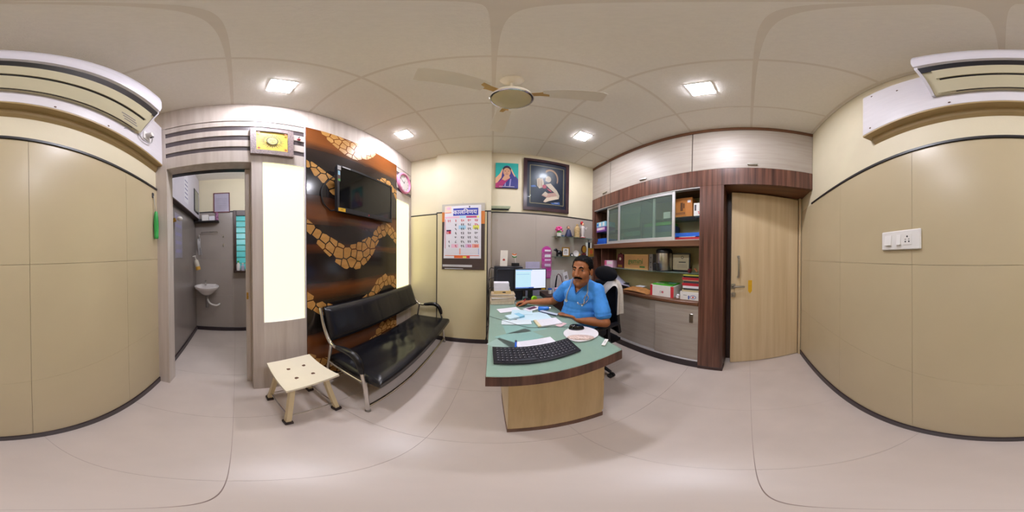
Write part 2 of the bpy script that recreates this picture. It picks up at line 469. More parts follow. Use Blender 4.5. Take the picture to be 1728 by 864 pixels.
# local frame: y runs from hinge to free edge, -x faces the room
DOORB = WOOD('door_edge_band', ['#5b3d2c', '#6d4b36'], (8, 8, .3), 1.8, .4)
obj('door_leaf', MB().rbox(0, .034, 0, .80, .008, 2.07, .002), DOORW, door, local=True)
obj('edge_band', MB().box(-.0005, .0345, -.004, .0, .008, 2.07), DOORB, door, local=True)
h = obj('pull_handle', MB().tube(catmull([(-.004, .722, 1.33), (-.035, .722, 1.315), (-.042, .722, 1.225), (-.035, .722, 1.135), (-.004, .722, 1.12)], 5), .011, 10)
        .cyl((0, .722, 1.335), (-.006, .722, 1.335), .016).cyl((0, .722, 1.115), (-.006, .722, 1.115), .016), STEEL, door, True, local=True)
h = obj('lock_plate', MB().rbox(-.008, 0, .752, .798, .985, 1.04, .003), STEEL, door, local=True)
obj('lever', MB().cyl((-.008, .775, 1.012), (-.035, .775, 1.012), .012).rbox(-.045, -.03, .655, .787, 1.002, 1.022, .005), STEEL, h, True, local=True)
obj('latch_plate', MB().rbox(-.01, 0, .752, .798, .892, .942, .003).rbox(-.02, -.01, .765, .785, .905, .93, .003), STEEL, door, local=True)
yst = MB().prism([(.568, .955), (.59, .927), (.612, .955), (.612, 1.077), (.568, 1.077)], 'x', -.0012, 0)
obj('yellow_sticker', yst, YELLOW, door, local=True, label='yellow arrow sticker')

# washroom beyond the doorway
struct(obj('wall_washroom_end', MB().box(-2.75, -2.65, -.76, 1.3, 0, 2.75), PAINT), 'cream end wall of the washroom')
struct(obj('wall_washroom_side', MB().box(-2.65, -1.34, -.76, -.67, 0, 2.75), M('washroom_wall_panel', '#857c77', .22, var=.05, scale=3)), 'glossy grey side wall of the washroom')
struct(obj('wall_washroom_inner', MB().box(-2.65, -1.34, 1.2, 1.3, 0, 2.75), PAINT), 'inner washroom wall beside the sliding door')
WT = M('washroom_tile', '#9a918a', .3, var=.04, scale=3)
we = bpy.data.objects['wall_washroom_end']
for (a, b, c, d) in tiles_rect([-.67, -.05], [.07, .66, 1.25, 2.04])+tiles_rect([-.05, .5, 1.2], [.07, 1.05])+tiles_rect([.5, 1.2], [1.05, 2.04]):
    obj('wall_tile', MB().box(-2.65, -2.642, a+.001, b-.001, c+.001, d-.001), WT, we)
struct(obj('ceiling_washroom', MB().box(-2.75, -1.34, -.76, 1.3, 2.66, 2.75), CEIL), 'plain washroom ceiling')
struct(obj('trim_7', MB().rbox(-2.65, -2.636, -.67, -.045, 2.04, 2.058, .002), BLACKTRIM), 'black strip on the washroom end wall')
struct(obj('baseboard_washroom', MB().rbox(-2.65, -2.632, -.67, 1.2, 0, .07, .002).rbox(-2.65, -1.345, -.67, -.655, 0, .07, .002), SKIRT), 'dark skirting of the washroom')
win = struct(obj('window_1', MB().rbox(-2.65, -2.615, -.045, .005, 1.04, 2.06, .003).rbox(-2.65, -2.615, .42, .47, 1.04, 2.06, .003)
                 .rbox(-2.65, -2.615, .005, .42, 1.04, 1.075, .003).rbox(-2.65, -2.615, .005, .42, 1.97, 2.06, .003), DKBR), 'dark framed washroom window with teal louvre panes')
TEALG = M('teal_louvre_glass', '#3f9d9c', .3, var=.08)
TEALG.node_tree.nodes['Principled BSDF'].inputs['Emission Color'].default_value = lin('#4fb0b0')+[1]
TEALG.node_tree.nodes['Principled BSDF'].inputs['Emission Strength'].default_value = .35  # faint pane emission stands in for daylight behind the louvres
for k in range(9):
    z = 1.09+k*.098
    obj('louvre_pane', MB().add([(-2.645, .006, z), (-2.645, .419, z), (-2.622, .419, z+.012), (-2.622, .006, z+.012), (-2.648, .006, z+.088), (-2.648, .419, z+.088), (-2.640, .419, z+.090), (-2.640, .006, z+.090)],
        [(0, 1, 2, 3), (4, 5, 6, 7), (0, 1, 5, 4), (3, 2, 6, 7), (0, 3, 7, 4), (1, 2, 6, 5)]), TEALG, win)
door2 = thing('door_2', 'pale sliding washroom door slid open behind the pier', None, (-1.37, .075, 0), 0, kind='structure')
obj('door_leaf', MB().rbox(-1.385, -1.348, .078, .85, .004, 2.11, .003), LAM, door2)
obj('latch', MB().rbox(-1.355, -1.345, .082, .098, .95, 1.01, .002).cyl((-1.347, .09, .98), (-1.33, .09, .98), .008), GOLD, door2)
struct(obj('trim_8', MB().rbox(-1.40, -1.348, -.62, .9, 2.105, 2.13, .002), BLACKTRIM), 'dark sliding door track above the washroom doorway')
# ------------------------------------------------------------------ lamps of the room
LEDM = EMIT('led_diffuser', '#f4f3ff', LED_STRENGTH)
for (x, y, lab) in ((-.925, .275, 'square ceiling light nearest the washroom doorway'), (-.927, 1.534, 'square ceiling light above the black bench and television'),
                    (.92, .295, 'square ceiling light nearest the entrance door'), (.93, 1.54, 'square ceiling light above the seated man')):
    t = thing('ceiling_light', lab, 'ceiling light', (x, y, CZ), group='square ceiling lights')
    obj('frame', MB().box(x-.08, x+.08, y-.08, y+.08, CZ-.003, CZ), WHITEP, t)
    obj('diffuser', MB().rbox(x-.072, x+.072, y-.072, y+.072, CZ-.0055, CZ-.003, .0008), LEDM, t)

BOXM = EMIT('light_box_diffuser', '#fff8bc', LIGHTBOX_STRENGTH)
for (y0, y1, z0, z1, lab) in ((.203, .548, .775, 2.123, 'tall glowing cream light box beside the washroom doorway'), (1.822, 2.176, .812, 2.112, 'tall glowing cream light box under the pink clock')):
    t = thing('light_box', lab, 'light panel', (XF, (y0+y1)/2, z0), group='glowing wall panels')
    obj('diffuser', MB().box(-1.243, -1.232, y0+.004, y1-.004, z0+.004, z1-.004), BOXM, t)
    obj('trim_frame', MB().box(-1.243, XF, y0, y0+.004, z0, z1).box(-1.243, XF, y1-.004, y1, z0, z1).box(-1.243, XF, y0+.004, y1-.004, z0, z0+.004).box(-1.243, XF, y0+.004, y1-.004, z1-.004, z1), WHITEL, t)

t = thing('tube_light', 'tube light on the washroom wall above the sliding door', 'tube light', (-1.43, .3, 2.4))
obj('batten', MB().rbox(-1.40, -1.345, -.1, .85, 2.36, 2.40, .004), WHITEP, t)
obj('tube', MB().cyl((-1.42, -.08, 2.38), (-1.42, .83, 2.38), .014), EMIT('tube_glow', '#f1f3ff', WASHROOM_STRENGTH), t, True)

# ceiling fan, at rest
FX, FY = .092, .878
fan = thing('ceiling_fan', 'ivory ceiling fan with chrome ringed motor cap', 'ceiling fan', (FX, FY, CZ))
obj('canopy', MB().lathe([(.062, CZ), (.066, CZ-.012), (.06, CZ-.03), (.035, CZ-.06), (.016, CZ-.075)], (FX, FY, 0), 24), IVORY, fan, True)
obj('downrod', MB().cyl((FX, FY, CZ-.07), (FX, FY, 2.66), .011), IVORY, fan, True)
obj('motor', MB().lathe([(.02, 2.69), (.05, 2.68), (.085, 2.66), (.108, 2.63), (.112, 2.60), (.108, 2.585)], (FX, FY, 0), 32), IVORY, fan, True)
obj('chrome_ring', MB().lathe([(.108, 2.588), (.118, 2.582), (.121, 2.575), (.117, 2.568), (.108, 2.566), (.106, 2.575)], (FX, FY, 0), 40), CHROME, fan, True)
obj('motor_cap', MB().lathe([(.108, 2.576), (.106, 2.566), (.09, 2.556), (.05, 2.549), (.0, 2.547)], (FX, FY, 0), 32), M('fan_cap_ivory', '#ccc19a', .15, var=.02), fan, True)
for a in (98, 218, 338):
    t0 = math.radians(a); d = Vector((math.cos(t0), math.sin(t0), 0)); w = Vector((-d.y, d.x, 0)); c = Vector((FX, FY, 2.612))
    P = lambda r, s, dz=0: c+d*r+w*s+Vector((0, 0, dz))
    arm = MB()
    V = []
    for r, hw in ((.09, .018), (.15, .02), (.2, .03)):
        V += [P(r, -hw, -.002), P(r, hw, .004), P(r, hw, .008), P(r, -hw, .002)]
    arm.add(V, [(0, 1, 2, 3), (8, 9, 10, 11)]+[(k*4+i, k*4+(i+1) % 4, k*4+4+(i+1) % 4, k*4+4+i) for k in range(2) for i in range(4)])
    b = MB(); V = []
    prof = ((.17, .045), (.3, .055), (.4, .058), (.47, .06), (.495, .05))
    for r, hw in prof: V += [P(r, -hw, -.007), P(r, hw, .009), P(r, hw, .011), P(r, -hw, -.005)]
    n = len(prof)
    b.add(V, [(0, 1, 2, 3), (4*n-4, 4*n-3, 4*n-2, 4*n-1)]+[(k*4+i, k*4+(i+1) % 4, k*4+4+(i+1) % 4, k*4+4+i) for k in range(n-1) for i in range(4)])
    bl = obj('blade', b, M('fan_blade_cream', '#efe8da', .4, var=.02), fan)
    obj('blade_arm', arm, M('fan_arm_gold', '#c9a567', .35, .3), bl)

# ------------------------------------------------------------------ decorative panel with giraffe inlay
panel = thing('decorative_panel', 'dark brown wall panel with wavy giraffe inlay behind the television', 'wall panel', (XF, 1.19, 0))
PB, nt, b_ = _new('panel_brown_print')
tc = nt.nodes.new('ShaderNodeTexCoord'); sep = nt.nodes.new('ShaderNodeSeparateXYZ'); nt.links.new(tc.outputs['Object'], sep.inputs[0])
mp = nt.nodes.new('ShaderNodeMapping'); mp.inputs['Scale'].default_value = (1, .8, 7)
nt.links.new(tc.outputs['Object'], mp.inputs['Vector'])
nz = nt.nodes.new('ShaderNodeTexNoise'); nz.inputs['Scale'].default_value = 3.0; nz.inputs['Detail'].default_value = 7
nt.links.new(mp.outputs['Vector'], nz.inputs['Vector'])
ma = nt.nodes.new('ShaderNodeMath'); ma.operation = 'MULTIPLY_ADD'; ma.inputs[1].default_value = .10; ma.inputs[2].default_value = -.05
nt.links.new(nz.outputs['Fac'], ma.inputs[0])
ad = nt.nodes.new('ShaderNodeMath'); ad.operation = 'ADD'; nt.links.new(ma.outputs[0], ad.inputs[0]); nt.links.new(sep.outputs['Z'], ad.inputs[1])
dv = nt.nodes.new('ShaderNodeMath'); dv.operation = 'DIVIDE'; dv.inputs[1].default_value = 2.65; nt.links.new(ad.outputs[0], dv.inputs[0])
rp = nt.nodes.new('ShaderNodeValToRGB'); nt.links.new(dv.outputs[0], rp.inputs['Fac'])
stops = [(0, '#241a15'), (.15, '#6b3c1c'), (.2, '#71401e'), (.24, '#1f1a17'), (.34, '#211b17'), (.385, '#6d3d1c'), (.41, '#2a1e17'), (.50, '#211b17'), (.525, '#5e3418'), (.54, '#221b17'),
         (.595, '#241c19'), (.625, '#6e3d1d'), (.66, '#5f351b'), (.70, '#211b1a'), (.82, '#221d1d'), (.885, '#2a1f1c'), (.925, '#7b461f'), (1, '#6e3a17')]
while len(rp.color_ramp.elements) < len(stops): rp.color_ramp.elements.new(.5)
for i, (p, cc) in enumerate(stops):
    rp.color_ramp.elements[i].position = p; rp.color_ramp.elements[i].color = lin(cc)+[1]
nt.links.new(rp.outputs['Color'], b_.inputs['Base Color']); b_.inputs['Roughness'].default_value = .16; b_.inputs['Specular IOR Level'].default_value = .6
PX = -1.212
obj('board', MB().rbox(-1.245, PX, .561, 1.821, .0, 2.65, .002), PB, panel)
INLAY = WOOD('inlay_tan', ['#a2743a', '#b98847', '#c6975a'], (1, 2, 8), 3, .3)
UP = [(.5, 1.67), (.555, 1.63), (.65, 1.56), (.75, 1.50), (.9, 1.43), (1.03, 1.42), (1.15, 1.46), (1.25, 1.50), (1.35, 1.56), (1.42, 1.64), (1.5, 1.69), (1.6, 1.71), (1.7, 1.69), (1.82, 1.60), (1.9, 1.5)]
LO = [(.5, 1.53), (.555, 1.49), (.65, 1.42), (.75, 1.33), (.85, 1.25), (.95, 1.19), (1.05, 1.17), (1.15, 1.18), (1.25, 1.24), (1.35, 1.33), (1.43, 1.45), (1.5, 1.52), (1.6, 1.545), (1.7, 1.53), (1.82, 1.45), (1.9, 1.3)]
def interp(T, y):
    for (a, b), (c, d) in zip(T, T[1:]):
        if a <= y <= c: return b+(d-b)*(y-a)/(c-a)
    return T[0][1] if y < T[0][0] else T[-1][1]
def clip(poly, n, d):
    """keep the side n.p <= d"""
    out = []
    for i in range(len(poly)):
        p, q = poly[i], poly[(i+1) % len(poly)]
        a = n[0]*p[0]+n[1]*p[1]-d; b = n[0]*q[0]+n[1]*q[1]-d
        if a <= 0: out.append(p)
        if (a < 0 < b) or (b < 0 < a):
            t = a/(a-b); out.append((p[0]+(q[0]-p[0])*t, p[1]+(q[1]-p[1])*t))
    return out
rng = random.Random(11)
for k in (2, 1, 0, -1, -2):
    dz = .61*k
    seeds = []
    tries = 0
    while tries < 1500:
        tries += 1
        y = rng.uniform(.5, 1.88); lo = interp(LO, y); hi = interp(UP, y); z = rng.uniform(lo-.05, hi+.05)
        if all((y-a)**2+(z-b)**2 > .068**2 for a, b in seeds): seeds.append((y, z))
    for i, (sy, sz) in enumerate(seeds):
        if not interp(LO, sy)-.02 < sz < interp(UP, sy)+.02: continue
        poly = [(sy-.15, sz-.15), (sy+.15, sz-.15), (sy+.15, sz+.15), (sy-.15, sz+.15)]
        for j, (ty, tz) in enumerate(seeds):
            if i == j: continue
            dx, dzz = ty-sy, tz-sz; L = math.hypot(dx, dzz)
            if L > .32: continue
            n = (dx/L, dzz/L)
            poly = clip(poly, n, n[0]*(sy+ty)/2+n[1]*(sz+tz)/2-.0055)
            if len(poly) < 3: break
        for T, sg in ((UP, 1), (LO, -1)):
            if len(poly) < 3: break
            for yy in (sy-.03, sy+.03):
                m_ = (interp(T, yy+.02)-interp(T, yy-.02))/.04
                n = (-m_*sg, sg); L = math.hypot(*n); n = (n[0]/L, n[1]/L)
                poly = clip(poly, n, n[0]*yy+n[1]*interp(T, yy))
                if len(poly) < 3: break
        if len(poly) < 3: continue
        poly = [(y, z+dz) for y, z in poly]
        for n, d in (((0, 1), 2.648), ((0, -1), -.02), ((1, 0), 1.82), ((-1, 0), -.562)):
            poly = clip(poly, n, d)
            if len(poly) < 3: break
        if len(poly) < 3: continue
        ar = abs(sum(poly[i][0]*poly[(i+1) % len(poly)][1]-poly[(i+1) % len(poly)][0]*poly[i][1] for i in range(len(poly))))/2
        if ar < 4e-4: continue
        obj('inlay_piece', MB().prism(poly, 'x', PX-.001, PX+.0012), INLAY, panel)

# ------------------------------------------------------------------ television
tv = thing('television', 'black flat television mounted on the brown panel', 'television', (-1.15, 1.2, 1.7))
y0, y1, z0, z1 = .803, 1.585, 1.70, 2.176
obj('casing', MB().rbox(-1.17, -1.128, y0+.003, y1-.003, z0+.003, z1-.003, .006), BLACKP, tv)
bz = obj('bezel', MB().box(-1.13, -1.12, y0, y0+.022, z0, z1).box(-1.13, -1.12, y1-.022, y1, z0, z1).box(-1.13, -1.12, y0+.022, y1-.022, z1-.02, z1).box(-1.13, -1.118, y0+.022, y1-.022, z0, z0+.042), BLACKP, tv)
obj('screen', MB().box(-1.13, -1.125, y0+.022, y1-.022, z0+.042, z1-.02), BLACKG, tv)
obj('wall_bracket', MB().box(-1.213, -1.17, .98, 1.4, 1.85, 2.05), BLACKP, tv)
obj('red_logo', MB().cyl((-1.118, 1.185, z0+.02), (-1.1165, 1.185, z0+.02), .008), RED, tv, label='small round red logo')
obj('yellow_label', MB().box(-1.118, -1.1165, y0+.008, y0+.085, z0+.003, z0+.035), YELLOW, tv)
text('LED', .014, (-1.1162, y0+.046, z0+.02), 'left', BLACKP, tv)
print_layer([(rect(0, .035, 0, .045), LGREY), (rect(.004, .031, .012, .016), GREY), (rect(.004, .031, .025, .029), GREY)], (-1.12, y0+.003, z1-.055), *AX['left'], tv, 'sticker')
print_layer([(rect(0, .028, 0, .12), DGREY), (rect(.003, .025, .07, .115), LBLUE), (rect(.003, .025, .03, .07), BROWN), (rect(.003, .025, .008, .03), GREEN)], (-1.12, y0+.004, z1-.185), *AX['left'], tv, 'picture_label')
print_layer([(rect(0, .09, 0, .012), LGREY)], (-1.12, y0+.055, z1-.018), *AX['left'], tv, 'sticker')
tag(obj('television_cable', MB().tube(catmull([(-1.18, .83, 2.08), (-1.195, .775, 2.03), (-1.2, .70, 1.92), (-1.2, .705, 1.80), (-1.195, .765, 1.73), (-1.19, .80, 1.72), (-1.18, .85, 1.75)], 6), .006, 6), BLACKP, None, True),
    'black cable looping out from behind the television', 'cable')

# sun picture, clock, small red ornament
t = thing('sun_picture', 'square framed yellow sun picture on the slats above the doorway', 'picture', (XF, .28, 2.19))
a, b, c, d = .112, .444, 2.19, 2.517
FRM = M('carved_frame', '#7d6b68', .5, var=.35, scale=90, bump=.5)
obj('frame', MB().prism([(a, c), (b, c), (b-.045, c+.045), (a+.045, c+.045)], 'x', XF, XF+.03).prism([(a, d), (b, d), (b-.045, d-.045), (a+.045, d-.045)], 'x', XF, XF+.03)
    .prism([(a, c), (a+.045, c+.045), (a+.045, d-.045), (a, d)], 'x', XF, XF+.03).prism([(b, c), (b-.045, c+.045), (b-.045, d-.045), (b, d)], 'x', XF, XF+.03), FRM, t)
SUNY = WOOD('sun_print_yellow', ['#dcb04a', '#e8d05f', '#e3a63f'], (1, 3, 3), 2.0, .3)
obj('print', MB().box(XF, XF+.018, a+.045, b-.045, c+.045, d-.045), SUNY, t)
sh = []
INK = M('dark_ink', '#3d3a28', .5)
cy_, cz_ = .121, .118
for k in range(28):
    an = 2*PI*k/28; r0, r1 = .062, .098 if k % 2 else .085
    ca, sa = math.cos(an), math.sin(an); w = .0035
    ex = min(1., .112/max(.001, abs(ca)*r1)); 
    sh.append(([(cy_+ca*r0-sa*w, cz_+sa*r0+ca*w), (cy_+ca*r0+sa*w, cz_+sa*r0-ca*w), (cy_+ca*r1*1.1, cz_+sa*r1)], INK))
sh += [(oval(cy_, cz_, .046, .05), INK), (oval(cy_, cz_, .038, .042), M('sun_face', '#d8cf6a', .4)), (oval(cy_-.014, cz_+.008, .007, .004), INK), (oval(cy_+.014, cz_+.008, .007, .004), INK),
       (rect(cy_-.002, cy_+.002, cz_-.012, cz_+.006), INK), (oval(cy_, cz_-.02, .012, .003), INK)]
for sx, sy in ((.018, .02), (.224, .02), (.018, .216), (.224, .216)): sh.append((oval(sx, sy, .011, .013, 7), M('sun_corner', '#a8572a', .5)))
print_layer(sh, (XF+.018, a+.045, c+.045), *AX['left'], t, 'sun_motif')

t = thing('wall_clock', 'round pink wall clock above the far light box', 'clock', (XF, 2.015, 2.24))
cy_, cz_ = 2.006, 2.412
PK = M('clock_pink', '#e28bb2', .35)
obj('rim', MB().lathe([(.172, 0), (.176, .012), (.166, .032), (.148, .036), (.138, .026), (.136, .01), (.136, 0)], (XF, cy_, cz_), 40, 'x'), PK, t, True)
obj('dial', MB().lathe([(.139, .0), (.139, .012), (0, .012)], (XF, cy_, cz_), 36, 'x'), WHITEP, t)
for k in range(12):
    an = PI/2-2*PI*k/12
    text(str(k or 12), .034, (XF+.0125, cy_+.112*math.cos(an), cz_+.112*math.sin(an)), 'left', DGREY, t, 'numeral')
for ln, an, w in ((.06, 1.2, .005), (.095, 2.6, .004)):
    ca, sa = math.cos(an), math.sin(an)
    obj('hand', MB().prism([(cy_-sa*w, cz_+ca*w), (cy_+sa*w, cz_-ca*w), (cy_+ca*ln, cz_+sa*ln)], 'x', XF+.014, XF+.016), BLACKP, t)
t = thing('red_ornament', 'tiny red ornament hooked on the slats beside the sun picture', 'ornament', (XF, .495, 2.42))
obj('body', MB().ell((XF+.012, .495, 2.435), (.01, .018, .012)), RED, t, True)
obj('hook', MB().tube([(XF+.004, .495, 2.447), (XF+.008, .497, 2.465), (XF+.004, .505, 2.48)], .004, 6), BLACKP, t, True)
# ------------------------------------------------------------------ black waiting bench
bench = thing('waiting_bench', 'black leatherette waiting bench with chrome tube frame', 'bench', (-.88, 1.4, 0))
prof = [(-.64, .012), (-.652, .16), (-.665, .32), (-.688, .46), (-.715, .55), (-.77, .597), (-.84, .60), (-.93, .582), (-1.0, .578), (-1.055, .605), (-1.105, .675), (-1.145, .755), (-1.18, .865)]
for yy, s in ((.668, 1), (2.135, -1)):
    pts = catmull([(x, yy, z) for x, z in prof], 5)
    fr_ = obj('side_frame', MB().tube(pts, .0155, 12), CHROME, bench, True)
    i0 = min(range(len(pts)), key=lambda i: abs(pts[i].x+.69)+abs(pts[i].z-.47)); i1 = min(range(len(pts)), key=lambda i: abs(pts[i].x+.95)+abs(pts[i].z-.58))
    n_ = i1-i0
    obj('arm_pad', MB().tube([p+Vector((0, 0, .004)) for p in pts[i0:i1+1]], [.017+.011*math.sin(PI*k/n_)**.4 for k in range(n_+1)], 12), LEATHER, fr_, True)
    obj('rear_leg', MB().tube(catmull([(-1.02, yy, .578), (-1.05, yy, .40), (-1.085, yy, .18), (-1.10, yy, .012)], 4), .014, 10), CHROME, bench, True)
    for x in (-.64, -1.10): obj('foot_cap', MB().cyl((x, yy, 0), (x, yy, .03), .019, .017), M('foot_grey', '#8b8681', .5), bench, True)
    obj('side_rail', MB().cyl((-.66, yy, .37), (-1.05, yy, .37), .011), CHROME, bench, True)
for x, z in ((-.645, .065), (-1.094, .09), (-.70, .345), (-1.02, .345)):
    obj('long_rail', MB().cyl((x, .668, z), (x, 2.135, z), .012), CHROME, bench, True)
def seat_top(u, v):
    x = -1.085+.52*u; y = .69+1.425*v
    e = min(1, min(u, 1-u)*9, min(v, 1-v)*22); e = max(0, e)**.4
    w = noise.noise(Vector((x*9, y*5, 1.3)))*.014*math.exp(-((v-.45)/.28)**2)+noise.noise(Vector((x*16+y*11, y*4, 4.)))*.011*math.exp(-((v-.5)/.25)**2)
    return (x, y, .398+.034*e+w*e)
mb = MB().grid(seat_top, 40, 90)
mb.grid(lambda u, v: (-1.085+.52*u, .69+1.425*v, .36), 1, 1)
S = lambda u, v: seat_top(u, v)
N_ = 40
for (fa, k) in ((lambda t: (t, 0), 40), (lambda t: (t, 1), 40), (lambda t: (0, t), 90), (lambda t: (1, t), 90)):
    V = []; F = []
    for i in range(k+1):
        u, v = fa(i/k); p = S(u, v); V += [p, (p[0], p[1], .36)]
    mb.add(V, [(2*i, 2*i+2, 2*i+3, 2*i+1) for i in range(k)])
obj('seat_cushion', mb, LEATHER, bench, True, angle=1.0)
def back_pt(u, v, off):
    y = .69+1.425*u; z = .585+.285*v
    x = -1.085-.10*v
    e = min(1, min(v, 1-v)*10, min(u, 1-u)*30)**.5 if 0 < v < 1 and 0 < u < 1 else 0
    tuft = .006*abs(math.sin(u*PI*7))**.3
    return (x+off*(.03+.022*e*(.9+tuft*16) if off > 0 else .0), y, z+.002*noise.noise(Vector((y*7, z*9, 0))))
mb = MB().grid(lambda u, v: back_pt(u, v, 1), 84, 16).grid(lambda u, v: back_pt(u, v, 0), 84, 2)
for k, fa in ((84, lambda t: (t, 0)), (84, lambda t: (t, 1)), (16, lambda t: (0, t)), (16, lambda t: (1, t))):
    V = []
    for i in range(k+1):
        u, v = fa(i/k); V += [back_pt(u, v, 1), back_pt(u, v, 0)]
    mb.add(V, [(2*i, 2*i+2, 2*i+3, 2*i+1) for i in range(k)])
obj('back_cushion', mb, LEATHER, bench, True, angle=1.0)

# ------------------------------------------------------------------ white stool
stool = thing('stool', 'cream step stool with four drilled holes and dark rubber feet', 'stool', (-.925, .378, 0), math.radians(5))
STW = M('cream_stool_plastic', '#e6ddc6', .25, var=.02); STL = M('cream_stool_leg', '#d6c59c', .35, var=.04)
def stool_top():
    n = 28; hw, hd = .172, .166
    bm = bmesh.new()
    holes = [(-.06, -.055), (.06, -.055), (-.06, .055), (.06, .055)]
    g = [[None]*(n+1) for _ in range(n+1)]
    vb = {}
    def zz(x, y): return .452+.016*(x/hw)**2-.004*(y/hd)**2
    V = []; F = []
    for j in range(n+1):
        for i in range(n+1):
            x = -hw+2*hw*i/n; y = -hd+2*hd*j/n; V.append([x, y, zz(x, y)])
    return V, n, zz, holes
V, n_, zz, holes = stool_top()
mb = MB(); mb.add(V, [(j*(n_+1)+i, j*(n_+1)+i+1, (j+1)*(n_+1)+i+1, (j+1)*(n_+1)+i) for j in range(n_) for i in range(n_)])
mb.add([(x, y, z-.018) for x, y, z in V], [(j*(n_+1)+i, j*(n_+1)+i+1, (j+1)*(n_+1)+i+1, (j+1)*(n_+1)+i) for j in range(n_) for i in range(n_)])
ring = [i for i in range(n_+1)]+[j*(n_+1)+n_ for j in range(1, n_+1)]+[n_*(n_+1)+i for i in range(n_-1, -1, -1)]+[j*(n_+1) for j in range(n_-1, 0, -1)]
k = len(ring)
mb.add([V[i] for i in ring]+[(V[i][0], V[i][1], V[i][2]-.018) for i in ring], [(i, (i+1) % k, k+(i+1) % k, k+i) for i in range(k)])
seat_o = obj('seat', mb, STW, stool, True, local=True)
for hx, hy in holes:
    obj('drilled_hole', MB().cyl((hx, hy, zz(hx, hy)-.004), (hx, hy, zz(hx, hy)+.0006), .0125, n=18), BROWN, seat_o, local=True)
ft = {}
for sx in (-1, 1):
    for sy in (-1, 1):
        a = Vector((sx*.105, sy*.105, .445)); b = Vector((sx*.155, sy*.155, .03)); ft[sx, sy] = (a, b)
        d = (b-a); ax = Vector((1, 0, 0)); ay = Vector((0, 1, 0)); hw = .0145
        V = [p+ax*i*hw+ay*j*hw for p in (a, b) for i, j in ((-1, -1), (1, -1), (1, 1), (-1, 1))]
        lg = obj('leg', MB().add(V, [(0, 1, 2, 3), (4, 5, 6, 7), (0, 1, 5, 4), (1, 2, 6, 5), (2, 3, 7, 6), (3, 0, 4, 7)]), STL, stool, local=True)
        obj('rubber_foot', MB().prism([(b.x-.024, b.y-.022), (b.x+.024, b.y-.022), (b.x+.024, b.y+.022), (b.x-.024, b.y+.022)], 'z', 0, .032), M('dark_rubber', '#2b1c18', .6), lg, local=True)
for p, q in (((-1, -1), (1, -1)), ((1, -1), (1, 1)), ((1, 1), (-1, 1)), ((-1, 1), (-1, -1))):
    f_ = lambda s: ft[s][0].lerp(ft[s][1], .83)
    obj('stretcher', MB().cyl(f_(p), f_(q), .005, n=8), CHROME, stool, True, local=True)

# ------------------------------------------------------------------ desk
desk = thing('desk', 'office desk with green glass top and walnut edge', 'desk', (.32, 1.0, 0))
GT = M('desk_green_surface', '#c3c8c3', .5, var=.05, scale=5)
def bow(off=0):
    pts = [(-.022-off, 2.17)]
    for k in range(13):
        t = k/12; pts.append((-.022-off+(.672+off*2)*t, .624-.006*math.sin(PI*t)-off))
    return pts+[(.672+off, .80), (.672+off, 2.17)]
obj('top_board', MB().prism(bow(), 'z', .673, .741), WALNUT, desk)
obj('top_surface', MB().prism([(x*.995+.002, y if y > 2 else y+.004) for x, y in bow()], 'z', .7405, .742), GT, desk)
obj('glass_sheet', MB().prism([(x*.997+.001, y if y > 2 else y+.002) for x, y in bow()], 'z', .7445, .75), GLASSG, desk)
ped = obj('pedestal', MB().rbox(.076, .573, .69, 1.12, .055, .673, .002), OAK, desk)
obj('plinth', MB().box(.074, .575, .687, 1.115, 0, .058), WALNUTH, desk)
for k in range(3):
    z0 = .072+k*.198
    dr = obj('drawer', MB().rbox(.573, .59, .70, 1.11, z0, z0+.192, .002), OAK, desk)
    obj('drawer_pull', MB().rbox(.59, .597, .86, .96, z0+.14, z0+.155, .003), STEEL, dr)
obj('modesty_panel', MB().rbox(.076, .094, 1.12, 2.17, .055, .673, .002), OAK, desk)
obj('end_panel', MB().rbox(.094, .66, 2.14, 2.16, 0, .673, .002), OAK, desk)
obj('panel_plinth', MB().box(.078, .092, 1.12, 2.16, 0, .056), WALNUTH, desk)

# side counter along the wall right of the desk
sc_ = thing('side_counter', 'dark brown low counter along the wall behind the chair', 'counter', (1.1, 2.06, 0))
obj('counter_top', MB().rbox(.675, 1.55, 1.90, 2.235, .775, .80, .002), DKBR, sc_)
obj('body', MB().rbox(.68, 1.545, 1.915, 2.234, .06, .775, .002), DKBR, sc_)
for k in range(2): obj('door', MB().rbox(.69+k*.43, 1.11+k*.43, 1.902, 1.915, .07, .765, .002), DKBR, sc_)
obj('plinth', MB().box(.69, 1.54, 1.93, 2.234, 0, .06), BLACKTRIM, sc_)

def flatbox(name, label, cat, c, sx, sy, z0, z1, rot, m, group=None, r=.0008):
    mb = MB().rbox(-sx/2, sx/2, -sy/2, sy/2, z0-z0, z1-z0, r)
    o = obj(name, mb, m)
    o.location = (c[0], c[1], z0); o.rotation_euler = (0, 0, rot)
    FR[o.name] = Matrix.Translation((c[0], c[1], z0)) @ Matrix.Rotation(rot, 4, 'Z')
    return tag(o, label, cat, group)

DZ = .7502
# papers lying under the glass
for (c, sx, sy, rt, m_, lb) in (((.18, 1.04), .26, .19, .5, PAPERB, 'large pale sheet under the desk glass beside the keyboard'),
                                ((.07, .95), .16, .12, -.7, PAPER, 'small white slip under the glass at the desk edge'),
                                ((.24, 1.22), .30, .21, .1, PAPERB, 'pale blue sheet under the glass in mid desk')):
    flatbox('paper_sheet', lb, 'paper', c, sx, sy, .7422, .7428, rt, m_, 'papers under the desk glass')
